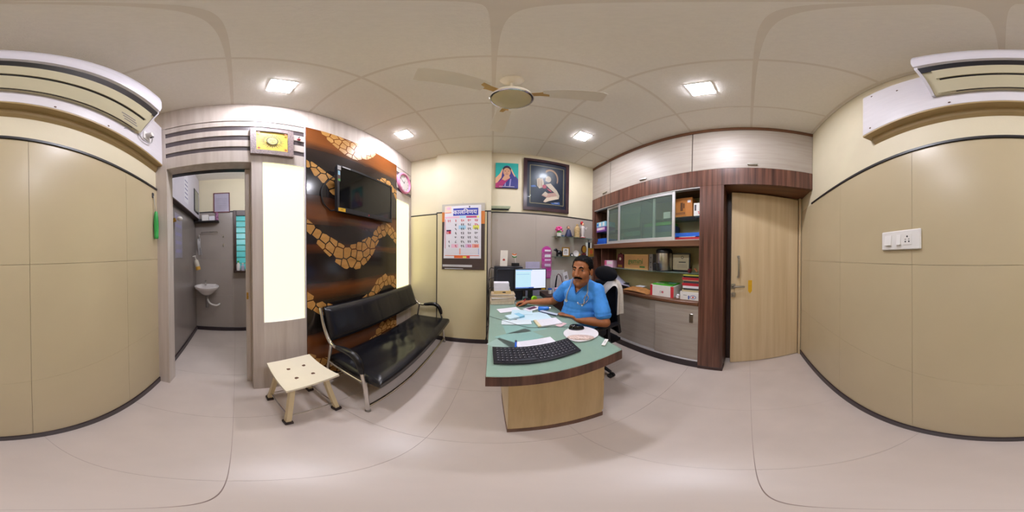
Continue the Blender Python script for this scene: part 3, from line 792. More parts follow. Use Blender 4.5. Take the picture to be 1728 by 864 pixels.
# keyboard
kb = thing('keyboard', 'black curved computer keyboard at the front of the desk', 'keyboard', (.232, .80, DZ), math.radians(2))
def kbz(v): return .007+.016*v
def kbpt(u, v):
    x = -.224+.448*u; y = -.078+.15*v-.022*math.cos((u-.5)*PI)+.012
    return x, y
mb = MB()
mb.grid(lambda u, v: (*kbpt(u, v), kbz(v)), 24, 2); mb.grid(lambda u, v: (*kbpt(u, v), 0), 24, 2)
for k_, fa in ((24, lambda t: (t, 0)), (24, lambda t: (t, 1)), (2, lambda t: (0, t)), (2, lambda t: (1, t))):
    V = []
    for i in range(k_+1):
        u, v = fa(i/k_); x, y = kbpt(u, v); V += [(x, y, kbz(v)), (x, y, 0)]
    mb.add(V, [(2*i, 2*i+2, 2*i+3, 2*i+1) for i in range(k_)])
KBM = M('keyboard_black', '#11121c', .3, var=.1)
obj('case', mb, KBM, kb, True, local=True)
keys = MB(); marks = MB()
KY = M('key_black', '#191a26', .45, var=.1)
for r in range(6):
    row = [1]*20
    n = 20
    if r == 0: row = [1, 1, 1, 1, 6, 1, 1, 1, 1, 1, 1, 1, 1, 2, 1]
    tot = sum(row); x = 0
    for w in row:
        u0 = .035+.93*x/tot; u1 = .035+.93*(x+w)/tot; x += w
        v0 = .10+.14*r; v1 = v0+.13
        q = [kbpt(u0+.003, v0), kbpt(u1-.003, v0), kbpt(u1-.003, v1), kbpt(u0+.003, v1)]
        zb = [kbz(v0), kbz(v0), kbz(v1), kbz(v1)]
        c_ = (sum(p[0] for p in q)/4, sum(p[1] for p in q)/4)
        t_ = [(c_[0]+(p[0]-c_[0])*.82, c_[1]+(p[1]-c_[1])*.8) for p in q]
        keys.add([(*p, z) for p, z in zip(q, zb)]+[(*p, z+.004) for p, z in zip(t_, zb)], [(4, 5, 6, 7), (0, 1, 5, 4), (1, 2, 6, 5), (2, 3, 7, 6), (3, 0, 4, 7)])
        if w == 1:
            zc = kbz((v0+v1)/2)+.0043; s_ = .0022
            marks.add([(c_[0]-s_-.002, c_[1], zc), (c_[0]+s_-.002, c_[1], zc), (c_[0]+s_-.002, c_[1]+2*s_, zc), (c_[0]-s_-.002, c_[1]+2*s_, zc)], [(0, 1, 2, 3)])
ko = obj('keys', keys, KY, kb, local=True, kind='stuff')
obj('key_legends', marks, LGREY, kb, local=True, kind='stuff')
# mouse pad and mouse
ma_ = math.atan2(.24, .151)-PI/2
mp_ = thing('mouse_pad', 'white mouse pad with padded wrist rest on the desk corner', 'mouse pad', (.582, .948, DZ), ma_)
def pad_outline(s=1.):
    return [(s*(.108+.012*math.cos(2*t))*math.cos(t), s*(.128+.006*math.cos(3*t))*math.sin(t)) for t in [2*PI*i/40 for i in range(40)]]
obj('pad', MB().prism(pad_outline(), 'z', 0, .005), M('pad_white', '#dcd8da', .5), mp_, local=True)
obj('wrist_rest', MB().ell((0, -.075, .006), (.088, .036, .016), 24, 10), M('pad_gel', '#c9b2a8', .35, var=.3, scale=120), mp_, True, local=True)
ms = thing('computer_mouse', 'black computer mouse resting on the white pad', 'mouse', (.592, 1.028, DZ+.005), math.radians(-28))
bm_ = MB()
def mouse_pt(u, v):
    t = 2*PI*u; ph = v*PI/2
    return (.058*math.cos(t)*math.cos(ph)**.5, .032*math.sin(t)*math.cos(ph)**.5, .036*math.sin(ph)*(1-.12*math.cos(t)))
bm_.grid(mouse_pt, 28, 8)
obj('shell', bm_, BLACKG, ms, True, local=True, angle=1.2)
obj('scroll_wheel', MB().cyl((-.03, -.004, .031), (-.03, .004, .031), .008), DGREY, ms, True, local=True)
tag(obj('mouse_cable', MB().tube(catmull([(-.022, 1.45, .7525), (.03, 1.40, .753), (.12, 1.32, .753), (.25, 1.19, .753), (.36, 1.15, .753), (.46, 1.13, .7525), (.545, 1.065, .765)], 6), .0018, 6), BLACKP, None, True),
    'thin black mouse cable running across the desk glass', 'cable')
# loose desk papers and small things
def sheet_lines(o, sx, sy, z, n, mt=GREY):
    mb = MB()
    for i in range(n):
        y = sy*(.38-.76*i/max(1, n-1)); mb.poly([(-sx*.4, y, z), (sx*(.15+.25*random.random()), y, z), (sx*.3, y+.0016, z), (-sx*.4, y+.0016, z)])
    obj('print_lines', mb, mt, o, local=True)
o = flatbox('prescription_sheet', 'white lined sheet just behind the keyboard', 'paper', (.262, .922), .235, .105, DZ, DZ+.0015, .1, PAPER); sheet_lines(o, .235, .105, .0018, 6)
o = thing('marker_pen', 'blue pen lying at the left end of the white lined sheet', 'pen', (.138, .915, DZ+.006), math.radians(80))
obj('barrel', MB().cyl((-.045, 0, 0), (.03, 0, 0), .006), BLUE, o, True, local=True); obj('cap', MB().cyl((.03, 0, 0), (.055, 0, 0), .0065), NAVY, o, True, local=True)
o = flatbox('notepad', 'white notepad with yellowed spine in mid desk', 'notepad', (.445, 1.235), .20, .135, DZ, DZ+.010, .03, PAPER); sheet_lines(o, .2, .135, .0103, 5)
obj('spine', MB().box(-.1005, -.078, -.068, .068, 0, .0106), M('yellowed_paper', '#d6c9a4', .7), o, local=True)
flatbox('pink_slip', 'pale pink slip under the notepad corner', 'paper', (.53, 1.16), .09, .05, DZ, DZ+.0008, .5, M('pink_paper', '#d3b3b5', .7))
o = flatbox('test_strip', 'small white plastic strip near the right desk corner', 'test strip', (.631, .75), .085, .022, DZ, DZ+.006, .62, WHITEP)
obj('window_slot', MB().box(-.012, .012, -.004, .004, .006, .0065), LGREY, o, local=True)
o = flatbox('booklet', 'pale booklet with dark spine beside the left hand', 'booklet', (.53, 1.455), .20, .05, DZ, DZ+.008, -.95, M('booklet_pale', '#b9c3cf', .6))
obj('spine', MB().box(-.1, .1, -.0255, -.018, 0, .0085), NAVY, o, local=True)
flatbox('pale_sheet', 'wide pale blue sheet in front of the man', 'paper', (.36, 1.41), .30, .2, DZ, DZ+.0008, .05, PAPERB)
flatbox('pale_sheet', 'slanted pale sheet left of the notepad', 'paper', (.20, 1.30), .24, .10, DZ, DZ+.0012, -.1, M('pale_cool_paper', '#cfdbe0', .7))
o = flatbox('tablet_packet', 'white packet with a blue side lying among the papers', 'packet', (.20, 1.41), .15, .09, DZ+.0015, DZ+.02, .45, PAPERB)
obj('blue_band', MB().box(.02, .0755, -.0455, .0455, -.0005, .0188), LBLUE, o, local=True)
flatbox('loose_paper', 'crumpled white paper in front of the paper pile', 'paper', (.17, 1.63), .22, .12, DZ, DZ+.0015, .3, PAPER)
flatbox('loose_paper', 'pale blue leaflet behind the white packet', 'paper', (.29, 1.54), .2, .13, DZ+.0016, DZ+.003, -.2, PAPERB)
o = flatbox('leaflet', 'purple printed leaflet under the right hand', 'leaflet', (.42, 1.63), .19, .10, DZ+.003, DZ+.006, .5, PAPER)
obj('purple_print', MB().box(-.06, .05, -.02, .04, .003, .0034), M('plum_print', '#5c2f52', .5), o, local=True)
o = thing('water_bottle', 'small blue bottle with white cap lying on the desk', 'bottle', (.52, 1.55, DZ+.022), math.radians(-12))
obj('bottle_body', MB().lathe([(.0, -.065), (.019, -.063), (.022, -.055), (.021, -.02), (.022, .02), (.02, .035), (.012, .046)], (0, 0, 0), 20, 'x'), M('bottle_blue', '#2b72c9', .25), o, True, local=True)
obj('cap', MB().cyl((.046, 0, 0), (.064, 0, 0), .013), WHITEP, o, True, local=True)
o = thing('red_pen', 'red pen held in the right hand', 'pen', (.33, 1.72, .79)); 
obj('barrel', MB().cyl((.315, 1.715, .768), (.368, 1.745, .835), .0045), RED, o, True); obj('tip', MB().cyl((.315, 1.715, .768), (.308, 1.711, .757), .0045, .001), DGREY, o, True)
o = thing('tape_dispenser', 'lime green tape dispenser in front of the monitor', 'tape dispenser', (.485, 1.83, DZ), .3)
mb = MB()
for k_ in range(1): mb.lathe([(.014, -.016), (.03, -.018), (.036, -.008), (.036, .008), (.03, .018), (.014, .016), (.014, -.016)], (0, 0, .055), 24, 'y')
obj('reel', mb, LIME, o, True, local=True); obj('base', MB().rbox(-.04, .04, -.02, .02, 0, .022, .005), LIME, o, local=True)
o = flatbox('dark_book', 'dark blue book lying before the monitor', 'book', (.335, 1.83), .11, .08, DZ, DZ+.016, .05, NAVY)
obj('pages', MB().box(-.063, .0655, -.038, .038, .003, .013), PAPER, o, local=True)
flatbox('folded_paper', 'folded white paper leaning behind the tape dispenser', 'paper', (.61, 1.86), .09, .05, DZ, DZ+.03, .1, PAPER)

# pile of files
pile = [(.035, MANILA), (.012, M('file_pale', '#d6c7b4', .7)), (.02, M('file_pinkish', '#c8ab97', .7)), (.012, PAPER), (.018, MANILA), (.010, M('file_grey', '#b0a79c', .7)), (.018, M('file_pale2', '#cdb898', .7))]
names = ['lowest thick manila file of the desk pile', 'second file from the bottom of the desk pile, pale', 'third file of the desk pile, pinkish', 'thin white file in the middle of the desk pile',
         'manila file just above the white one in the pile', 'thin grey file near the top of the pile', 'pale file under the yellow box on the pile']
z = DZ
for i, ((h_, m_), lb) in enumerate(zip(pile, names)):
    o = flatbox('file_folder', lb, 'file', (.125+random.uniform(-.008, .008), 1.90+random.uniform(-.005, .005)), .272, .155, z, z+h_-.0008, random.uniform(-.05, .05), m_, 'pile of files on the desk')
    obj('pages', MB().box(-.132, .1365, -.0785, .07, .002, h_-.004), M('file_pages', '#d3c3ac', .75, var=.15, scale=60), o, local=True)
    z += h_
o = flatbox('file_box', 'flat yellowish box on top of the file pile', 'box', (.118, 1.905), .19, .14, z, z+.035, .02, M('yellow_box', '#cfb27a', .6))
obj('black_clip', MB().box(.0, .035, -.0712, -.07, .012, .024), BLACKP, o, local=True)
z += .0355
for k_ in range(2):
    o = flatbox('letter_stack', ['thick stack of white letters on the yellow box', 'top sheaf of white letters crowning the pile'][k_], 'paper', (.112-.004*k_, 1.905), .175, .13, z, z+.045, .03-.05*k_, PAPER, 'white letters on the pile'); z += .0452

# ------------------------------------------------------------------ computer
tw = thing('computer_tower', 'black computer tower standing at the back of the desk', 'computer', (.2, 2.07, DZ))
obj('case', MB().rbox(.022, .377, 1.99, 2.155, DZ, 1.18, .006), M('tower_black', '#151823', .4, var=.1), tw)
rr = MB()
ring_ = [(.06, .80), (.06, 1.135), (.075, 1.15), (.345, 1.15), (.36, 1.135), (.36, .80)]
rr.tube([(x, 1.989, z) for x, z in ring_], .003, 6)
obj('side_ridge', rr, M('tower_ridge', '#3c424c', .35), tw, True)
obj('front_grille', MB().rbox(.377, .383, 2.0, 2.145, DZ+.01, 1.17, .003), BLACKP, tw)
mon = thing('monitor', 'black computer monitor showing a bright spreadsheet', 'monitor', (.47, 1.95, DZ), math.radians(-1.5))
def L(x0, x1, y0, y1, z0, z1, r=.003): return MB().rbox(x0, x1, y0, y1, z0, z1, r)
hw = .2; zb, zt = .885-DZ, 1.158-DZ
obj('casing', L(-hw, hw, -.012, .03, zb, zt, .006), BLACKP, mon, local=True)
SCR, nt, bs = _new('monitor_screen')
bs.inputs['Base Color'].default_value = (.02, .02, .02, 1); bs.inputs['Roughness'].default_value = .2
def screen_face(name, poly, col, y, st=.9):
    mt = EMIT('screen_'+name, col, st); obj('screen_'+name, MB().poly([(p[0], y, p[1]) for p in poly]), mt, mon, local=True)
a0, a1, b0, b1 = -hw+.012, hw-.012, zb+.03, zt-.012
obj('screen_window', MB().poly([(a0, -.0124, b0), (a1, -.0124, b0), (a1, -.0124, b1), (a0, -.0124, b1)]), EMIT('screen_white', '#dfe6f6', .85), mon, local=True)
scr = [(rect(a0, a1, b1-.013, b1), EMIT('scr_bar', '#9cc4e8', .8)), (rect(a0, a0+.19, b0+.018, b1-.02), EMIT('scr_pane', '#bfe4f2', .8)), (rect(a0, a1, b0, b0+.014), EMIT('scr_task', '#1f55b5', .7)),
       (rect(a0+.01, a0+.17, b1-.058, b1-.055), EMIT('scr_line', '#63aabf', .7))]
for i in range(8): scr.append((rect(a0+.006+i*.02, a0+.018+i*.02, b0+.003, b0+.011), EMIT('scr_icon', '#7fb2e6', .8)))
print_layer(scr, (mon.location.x, mon.location.y-.0125, DZ), Vector((1, 0, 0)), Vector((0, 0, 1)), mon, 'screen_layout')
obj('yellow_tag', MB().box(.135, .185, -.0135, -.012, zb+.006, zb+.02), YELLOW, mon, local=True)
obj('stand_neck', L(-.03, .03, .0, .03, .03, zb+.02), BLACKP, mon, local=True)
obj('stand_base', MB().lathe([(.083, 0), (.085, .012), (.05, .024), (.03, .034)], (0, .01, 0), 28), BLACKP, mon, True, local=True)
t = thing('tent_card', 'white card with a red emblem standing on the computer tower', 'card', (.15, 2.08, 1.18))
obj('front_leaf', MB().add([(.098, 2.06, 1.181), (.19, 2.06, 1.181), (.2, 2.085, 1.382), (.108, 2.085, 1.382), (.098, 2.062, 1.181), (.19, 2.062, 1.181), (.2, 2.087, 1.382), (.108, 2.087, 1.382)],
    [(0, 1, 2, 3), (4, 5, 6, 7), (0, 1, 5, 4), (2, 3, 7, 6)]), M('card_ivory', '#d9d2c4', .6), t)
obj('rear_leaf', MB().add([(.098, 2.13, 1.181), (.19, 2.13, 1.181), (.2, 2.087, 1.382), (.108, 2.087, 1.382)], [(0, 1, 2, 3)]), M('card_ivory', '#d9d2c4', .6), t)
obj('red_emblem', MB().cyl((.148, 2.0715, 1.26), (.148, 2.0685, 1.26), .016, n=14), M('emblem_red', '#b4463c', .6), t)
t = thing('flag_stand', 'little tricolour flag on a black desk stand', 'flag', (.3, 2.08, 1.18))
obj('stand', MB().rbox(.245, .345, 2.05, 2.1, 1.1805, 1.222, .004), BLACKP, t)
obj('pole', MB().cyl((.302, 2.075, 1.22), (.285, 2.075, 1.345), .0025), WHITEP, t, True)
for k_, cc in enumerate((M('flag_green', '#3a7d3a', .6), M('flag_white', '#ded9d3', .6), M('flag_saffron', '#d9742e', .6))):
    z0 = 1.292+k_*.016
    obj(['green_stripe', 'white_stripe', 'saffron_stripe'][k_], MB().grid(lambda u, v: (.29-.003*(z0-1.29)/.05+(-.04+.06*u)*1.0+.005, 2.075+.006*math.sin(u*7), z0+.016*v-.012*math.sin(u*3.1)+.006), 8, 1), cc, t, True)

# cables hanging beside the pier
for k_, (pts, lb) in enumerate([([(.02, 2.10, 1.15), (-.03, 2.12, 1.14), (-.045, 2.13, .98), (-.04, 2.14, .76), (-.05, 2.14, .5), (-.045, 2.14, .3), (-.09, 2.15, .03)], 'thick black cable hanging beside the calendar pier to the floor'),
                                ([(.022, 2.08, 1.03), (-.035, 2.10, 1.0), (-.055, 2.12, .85), (-.04, 2.13, .62), (-.06, 2.13, .40), (-.07, 2.13, .3), (-.04, 2.13, .36), (-.045, 2.13, .5)], 'looped grey cable hanging beside the desk end'),
                                ([(.022, 2.05, .90), (-.04, 2.08, .88), (-.05, 2.10, .70), (-.042, 2.11, .52), (-.05, 2.11, .44)], 'short black cable tucked behind the desk end')]):
    tag(obj('cable', MB().tube(catmull(pts, 6), .005, 6), BLACKP if k_ != 1 else DGREY, None, True), lb, 'cable', 'cables beside the pier')
# ------------------------------------------------------------------ calendar on the pier
cal = thing('wall_calendar', 'large paper month calendar hanging on the cream pier', 'calendar', (-.4, 2.17, 1.12))
x0, x1, z0, z1 = -.69, -.103, 1.12, 2.036
CALB = WOOD('calendar_board_print', ['#3a2d2b', '#4b3a33'], (1, 1, 4), 2, .5)
obj('backing_board', MB().rbox(x0, x1, 2.163, 2.171, z0, z1, .001), CALB, cal)
CALO = M('calendar_sunset', '#c8742d', .5); CALG = M('calendar_silver', '#b8b2a6', .5)
print_layer([(rect(0, .587, .80, .916), CALG), (rect(0, .05, .66, .80), CALO), (rect(.535, .587, .62, .80), CALO), (rect(.01, .42, .035, .065), LGREY), (rect(.04, .30, .004, .014), LGREY)],
            (x0, 2.163, z0), *AX['front'], cal, 'backing_print')
obj('hanging_nail', MB().cyl((-.4, 2.176, 2.05), (-.4, 2.16, 2.05), .004), STEEL, cal, True)
pg = obj('page', MB().add([(-.665, 2.158, 1.27), (-.15, 2.158, 1.272), (-.152, 2.158, 2.008), (-.648, 2.158, 1.998), (-.665, 2.162, 1.27), (-.15, 2.162, 1.272), (-.152, 2.162, 2.008), (-.648, 2.162, 1.998)],
    [(0, 1, 2, 3), (4, 5, 6, 7), (0, 1, 5, 4), (1, 2, 6, 5), (2, 3, 7, 6), (3, 0, 4, 7)]), PAPER, cal)
CB = M('calendar_blue', '#2a3aa8', .5); CP = M('calendar_pink', '#e3b7cc', .6); CR = M('calendar_red', '#c8343c', .5); CM = M('calendar_magenta', '#c0437c', .5)
CC = M('calendar_cyan', '#a9d3ea', .6); CY = M('calendar_yellow', '#dfe067', .6); CK = M('calendar_black', '#26242a', .5); CO = M('calendar_orange', '#d9662b', .5); CS = M('calendar_salmon', '#eaa594', .6)
W = .47; Hh = .70
sh = [(rect(.0, .09, .605, .70), M('calendar_peach', '#ecd2bd', .6)), (oval(.05, .665, .03, .022), CP), (rect(0, .09, .597, .606), CO), (rect(.115, W-.015, .555, .66), CB), (rect(.33, .345, .665, .69), NAVY),
      (rect(0, .20, .52, .545), CP), (rect(.205, .29, .52, .548), CC), (rect(.295, .435, .52, .545), CM), (rect(.44, .465, .52, .545), CY), (rect(.0, .006, .1, .51), CR),
      (rect(.19, .29, .365, .415), CC), (rect(.385, .468, .365, .415), CY), (rect(.09, .185, .11, .16), CP), (rect(.285, .37, .11, .16), M('calendar_lilac', '#dcb4d8', .6)), (rect(.375, .468, .11, .16), CS),
      (rect(.02, .085, .30, .355), CM), (rect(.02, .085, .34, .357), NAVY), (oval(.066, .322, .018, .018), CR), (rect(.03, .05, .305, .33), M('calendar_skin', '#d9b09a', .6)),
      (rect(.2, .22, .02, .1), CS), (rect(.46, .466, .02, .1), M('calendar_sky', '#5f86c9', .6)), (rect(0, .47, .0, .008), CO), (rect(.13, .34, -.03, 0), CO), (rect(.25, .30, -.028, -.004), CY), (rect(.3, .345, -.03, 0), CR)]
for i in range(8):
    sh.append((rect(.01, .46, .025+i*.0095, .026+i*.0095), LGREY))
print_layer(sh, (-.645, 2.158, 1.305), *AX['front'], pg, 'page_print', .00004)
text('काल\u093fनर्णय'.replace('र्', ''), .085, (-.37, 2.1565, 1.907), 'front', PAPER, pg, 'calendar_title', bold=.0015)
dv = '०१२३४५६७८९'
D_ = lambda n: ''.join(dv[int(c)] for c in str(n))
rows = [[31, 3, 10, 17, 24], [None, 4, 11, 18, 25], [None, 5, 12, 19, 26], [None, 6, 13, 20, 27], [None, 7, 14, 21, 28], [1, 8, 15, 22, 29], [2, 9, 16, 23, 30]]
for r, row in enumerate(rows):
    for c, n in enumerate(row):
        if n is None: continue
        red = r == 0 or n in (9, 23, 30, 25) and c != 2
        text(D_(n), .046, (-.645+.058+c*.0925, 2.1565, 1.305+.483-r*.0585), 'front', CR if red else CK, pg, 'date_number', bold=.0012)

# ------------------------------------------------------------------ pictures on the front wall
t = thing('portrait_photo', 'small portrait print of a woman in a blue sari on teal', 'photo', (.19, 2.246, 2.296))
w, hgt = .312, .438
obj('board', MB().rbox(.034, .034+w, 2.228, 2.246, 2.296, 2.296+hgt, .002), M('portrait_edge', '#3a2f4d', .5), t)
SARI = M('print_sari_blue', '#2b2f78', .5); SARI2 = M('print_sari_border', '#8d86b8', .5); MAG = M('print_magenta', '#a02a63', .5); PCH = M('print_peach', '#dba984', .5)
HOOD = M('print_hood', '#39307a', .5)
print_layer([(rect(0, w, 0, hgt), TEAL), ([(0, 0), (0, .16), (.06, .24), (.095, .33), (.12, .375), (.155, .392), (.19, .375), (.22, .33), (.25, .25), (w, .15), (w, 0)], HOOD),
             ([(0, .16), (.06, .24), (.095, .33), (.105, .335), (.09, .25), (.08, .17), (.03, .09), (0, .07)], PCH), ([(.19, .375), (.22, .33), (.25, .25), (.275, .20), (.262, .195), (.232, .25), (.205, .325)], PCH),
             (oval(.155, .325, .058, .05), M('print_hair', '#2a2430', .5)), (oval(.155, .272, .052, .075), SKINP), ([(.125, .215), (.185, .215), (.2, .17), (.13, .12), (.085, .14)], SKINP),
             ([(0, 0), (0, .07), (.05, .10), (.085, .14), (.13, .12), (.2, .17), (.11, .05), (.09, 0)], MAG), ([(.09, 0), (.11, .05), (.2, .165), (.25, .19), (w, .12), (w, 0)], SARI), ([(.185, .03), (.2, .15), (.215, .155), (.205, .03)], SARI2), ([(.12, .03), (.13, .075), (.142, .09), (.14, .03)], SARI2),
             (oval(.133, .285, .011, .0045), CK), (oval(.177, .285, .011, .0045), CK), (oval(.155, .258, .008, .013), M('print_nose', '#b58262', .5)), (oval(.155, .232, .018, .0055), M('print_lips', '#9a4f4c', .5)), (oval(.155, .315, .004, .004), CR),
             (rect(.05, .26, .018, .026), LGREY)], (.034, 2.228, 2.296), *AX['front'], t, 'portrait_print')

t = thing('framed_painting', 'large dark framed painting of a seated figure with a halo', 'painting', (.765, 2.246, 1.972))
x0, x1, z0, z1 = .42, 1.113, 1.972, 2.858; fw = .05
FRD = WOOD('frame_mahogany', ['#2a1a20', '#3d2429'], (3, 3, 3), 3, .25)
obj('frame', MB().prism([(x0, z0), (x1, z0), (x1-fw, z0+fw), (x0+fw, z0+fw)], 'y', 2.215, 2.246).prism([(x0, z1), (x1, z1), (x1-fw, z1-fw), (x0+fw, z1-fw)], 'y', 2.215, 2.246)
    .prism([(x0, z0), (x0+fw, z0+fw), (x0+fw, z1-fw), (x0, z1)], 'y', 2.215, 2.246).prism([(x1, z0), (x1-fw, z0+fw), (x1-fw, z1-fw), (x1, z1)], 'y', 2.215, 2.246), FRD, t)
obj('mount', MB().box(x0+fw, x1-fw, 2.232, 2.245, z0+fw, z1-fw), M('mount_navy', '#23263a', .4, var=.05), t)
mx, mz = x0+.1, z0+.12; mw, mh = (x1-x0)-.19, (z1-z0)-.24
GB = M('painting_gold', '#b9a878', .4); NB = M('painting_night', '#1b2336', .35, var=.3, scale=6); FL = M('painting_flesh', '#d3bda6', .5); FL2 = M('painting_flesh_pink', '#c99a8c', .5); RD = M('painting_red', '#b5475a', .5); BL2 = M('painting_blue', '#3b5f9e', .5); OR_ = M('painting_ochre', '#a98365', .5)
sh = [(rect(-.008, mw+.008, -.008, mh+.008), GB), (rect(0, mw, 0, mh), NB)]
sh += [(oval(.30, .44, .12, .17, 20, -.5, 2.4)+oval(.30, .43, .10, .145, 20, 2.4, -.5), OR_), (oval(.285, .435, .07, .075), M('painting_hair', '#171a28', .4)), (oval(.265, .42, .043, .055), FL), (oval(.232, .395, .014, .016), FL),
       ([(.10, .28), (.09, .40), (.14, .43), (.155, .40), (.175, .43), (.20, .34), (.19, .27), (.13, .24)], FL), ([(.115, .27), (.12, .40), (.128, .40), (.125, .27)], OR_), ([(.155, .27), (.15, .39), (.16, .39), (.165, .27)], OR_),
       (oval(.205, .28, .032, .033), RD), ([(.22, .32), (.30, .35), (.40, .24), (.44, .16), (.43, .10), (.33, .08), (.28, .14), (.36, .2), (.29, .25)], FL), ([(.25, .17), (.37, .20), (.40, .15), (.24, .10), (.16, .13)], FL2),
       ([(.17, .14), (.22, .20), (.26, .17), (.24, .12)], FL), ([(.19, .03), (.24, .10), (.40, .14), (.42, .10), (.28, .05), (.22, .02)], FL), ([(.30, .02), (.44, .05), (.45, .01), (.33, .0)], BL2), ([(.0, .27), (.06, .29), (.09, .26), (.02, .25)], BL2),
       ([(.24, .255), (.30, .23), (.32, .20), (.27, .22)], RD), (rect(.36, .42, .025, .033), LGREY)]
print_layer(sh, (mx, 2.232, mz), *AX['front'], t, 'painting_print')
obj('glazing', MB().box(x0+fw-.004, x1-fw+.004, 2.226, 2.228, z0+fw-.004, z1-fw+.004), GLASS('picture_glass', '#f2f4f4', .985, .02, '#101010'), t)

t = thing('glass_ledge', 'short glass ledge at the corner of the cream pier', 'shelf', (.1, 2.2, 1.985))
obj('glass', MB().rbox(-.018, .235, 2.13, 2.246, 1.975, 1.985, .002), GLASSG, t)
obj('bracket', MB().rbox(-.018, .22, 2.232, 2.246, 1.955, 1.975, .002), BLACKTRIM, t)

def glass_shelf(lab, x0, x1, z):
    t = thing('glass_shelf', lab, 'shelf', ((x0+x1)/2, 2.2, z), group='glass shelves by the painting')
    obj('glass', MB().rbox(x0, x1, 2.10, 2.236, z-.01, z, .002), GLASSG, t)
    for x in (x0+.06, x1-.06): obj('bracket', MB().rbox(x-.012, x+.012, 2.20, 2.236, z-.03, z-.01, .003), STEEL, t)
glass_shelf('upper glass corner shelf with figurines', .85, 1.55, 1.60)
glass_shelf('lower glass corner shelf with small frames and trophies', .85, 1.55, 1.31)

# figurines on the upper shelf
SZ = 1.6003
t = thing('flower_pot', 'tiny white pot of pink flowers on the upper glass shelf', 'flower pot', (.935, 2.16, SZ))
obj('pot', MB().lathe([(.028, 0), (.036, .05), (.032, .05), (.026, .04)], (.935, 2.16, SZ), 18), WHITEP, t, True)
mb = MB(); rg = random.Random(3)
for k in range(26):
    a_, e_ = rg.uniform(0, 2*PI), rg.uniform(-.2, 1.4); r_ = .05
    c_ = (.935+r_*math.cos(a_)*math.cos(e_)*1.1, 2.16+r_*math.sin(a_)*math.cos(e_)*.8, SZ+.085+r_*math.sin(e_))
    mb.ell(c_, rg.uniform(.012, .018), 8, 5)
obj('flowers', mb, M('flower_pink', '#d6478d', .6, var=.25, scale=60), t, True, kind='stuff')
obj('leaves', MB().ell((.935, 2.16, SZ+.06), (.035, .03, .02)), GREEN, t, True)
t = thing('saint_figurine', 'dark robed seated figurine on the upper glass shelf', 'figurine', (1.09, 2.165, SZ))
obj('robe', MB().lathe([(.05, 0), (.055, .015), (.045, .05), (.035, .08), (.028, .105), (.012, .118)], (1.09, 2.165, SZ), 18), NAVY, t, True)
obj('head', MB().ell((1.085, 2.16, SZ+.135), (.02, .02, .025)), SKINP, t, True)
obj('halo_hair', MB().ell((1.088, 2.17, SZ+.142), (.025, .02, .028)), BROWN, t, True)
obj('base', MB().rbox(1.04, 1.155, 2.135, 2.195, SZ, SZ+.02, .004), BROWN, t)
t = thing('stone_figurine', 'beige standing stone figurine on the upper glass shelf', 'figurine', (1.235, 2.165, SZ))
obj('body', MB().lathe([(.042, 0), (.045, .02), (.04, .06), (.046, .10), (.042, .14), (.03, .165), (.02, .175)], (1.235, 2.165, SZ), 16), M('sandstone', '#b59b6c', .8, var=.25, scale=60, bump=.5), t, True)
obj('head', MB().ell((1.235, 2.162, SZ+.19), (.02, .02, .024)), M('sandstone', '#b59b6c'), t, True)
t = thing('white_figurine', 'white standing deity figurine with a red crest', 'figurine', (1.335, 2.165, SZ))
obj('body', MB().lathe([(.035, 0), (.04, .006), (.022, .02), (.024, .06), (.034, .10), (.03, .13), (.034, .165), (.02, .185), (.012, .195)], (1.335, 2.165, SZ), 18), M('figurine_white', '#d8d0cc', .5), t, True)
obj('arm', MB().tube([(1.36, 2.16, SZ+.17), (1.39, 2.15, SZ+.14), (1.40, 2.14, SZ+.175)], .009, 8), M('figurine_white', '#d8d0cc'), t, True)
obj('arm', MB().tube([(1.31, 2.16, SZ+.17), (1.285, 2.15, SZ+.15), (1.28, 2.14, SZ+.19)], .009, 8), M('figurine_white', '#d8d0cc'), t, True)
obj('head', MB().ell((1.335, 2.16, SZ+.215), (.019, .019, .024)), PCH, t, True)
obj('crest', MB().ell((1.32, 2.168, SZ+.235), (.024, .016, .03)), RED, t, True)
obj('base', MB().lathe([(.045, 0), (.045, .008), (.03, .012)], (1.335, 2.165, SZ-.0), 18), RED, t, True)
flatbox('blue_box', 'tiny blue packet beside the pink flowers', 'packet', (1.0, 2.17), .04, .02, SZ, SZ+.022, .2, M('dull_blue', '#56739a', .5))

SZ = 1.3103
t = thing('dog_figurine', 'black dog figurine on the lower glass shelf', 'figurine', (.925, 2.16, SZ))
obj('body', MB().ell((.945, 2.165, SZ+.055), (.05, .03, .03)).ell((.885, 2.16, SZ+.095), (.024, .02, .02)).ell((.866, 2.155, SZ+.088), (.016, .012, .011)).tube([(.90, 2.16, SZ+.085), (.92, 2.163, SZ+.06)], .02, 8)
    .tube([(.99, 2.165, SZ+.06), (1.0, 2.165, SZ+.085)], .007, 6), BLACKP, t, True)
for dx, dy in ((-.035, -.014), (-.035, .016), (.033, -.014), (.033, .016)):
    obj('leg', MB().cyl((.945+dx, 2.165+dy, SZ), (.945+dx*.9, 2.165+dy, SZ+.05), .009, .013, 8), BLACKP, t, True)
t = thing('photo_frame', 'small upright photo frame on the lower glass shelf', 'photo frame', (1.05, 2.17, SZ))
obj('frame', MB().box(.99, 1.005, 2.165, 2.18, SZ, SZ+.135).box(1.095, 1.11, 2.165, 2.18, SZ, SZ+.135).box(1.005, 1.095, 2.165, 2.18, SZ, SZ+.015).box(1.005, 1.095, 2.165, 2.18, SZ+.12, SZ+.135), GOLD, t)
obj('mount', MB().box(1.005, 1.095, 2.168, 2.178, SZ+.015, SZ+.12), WHITEP, t)
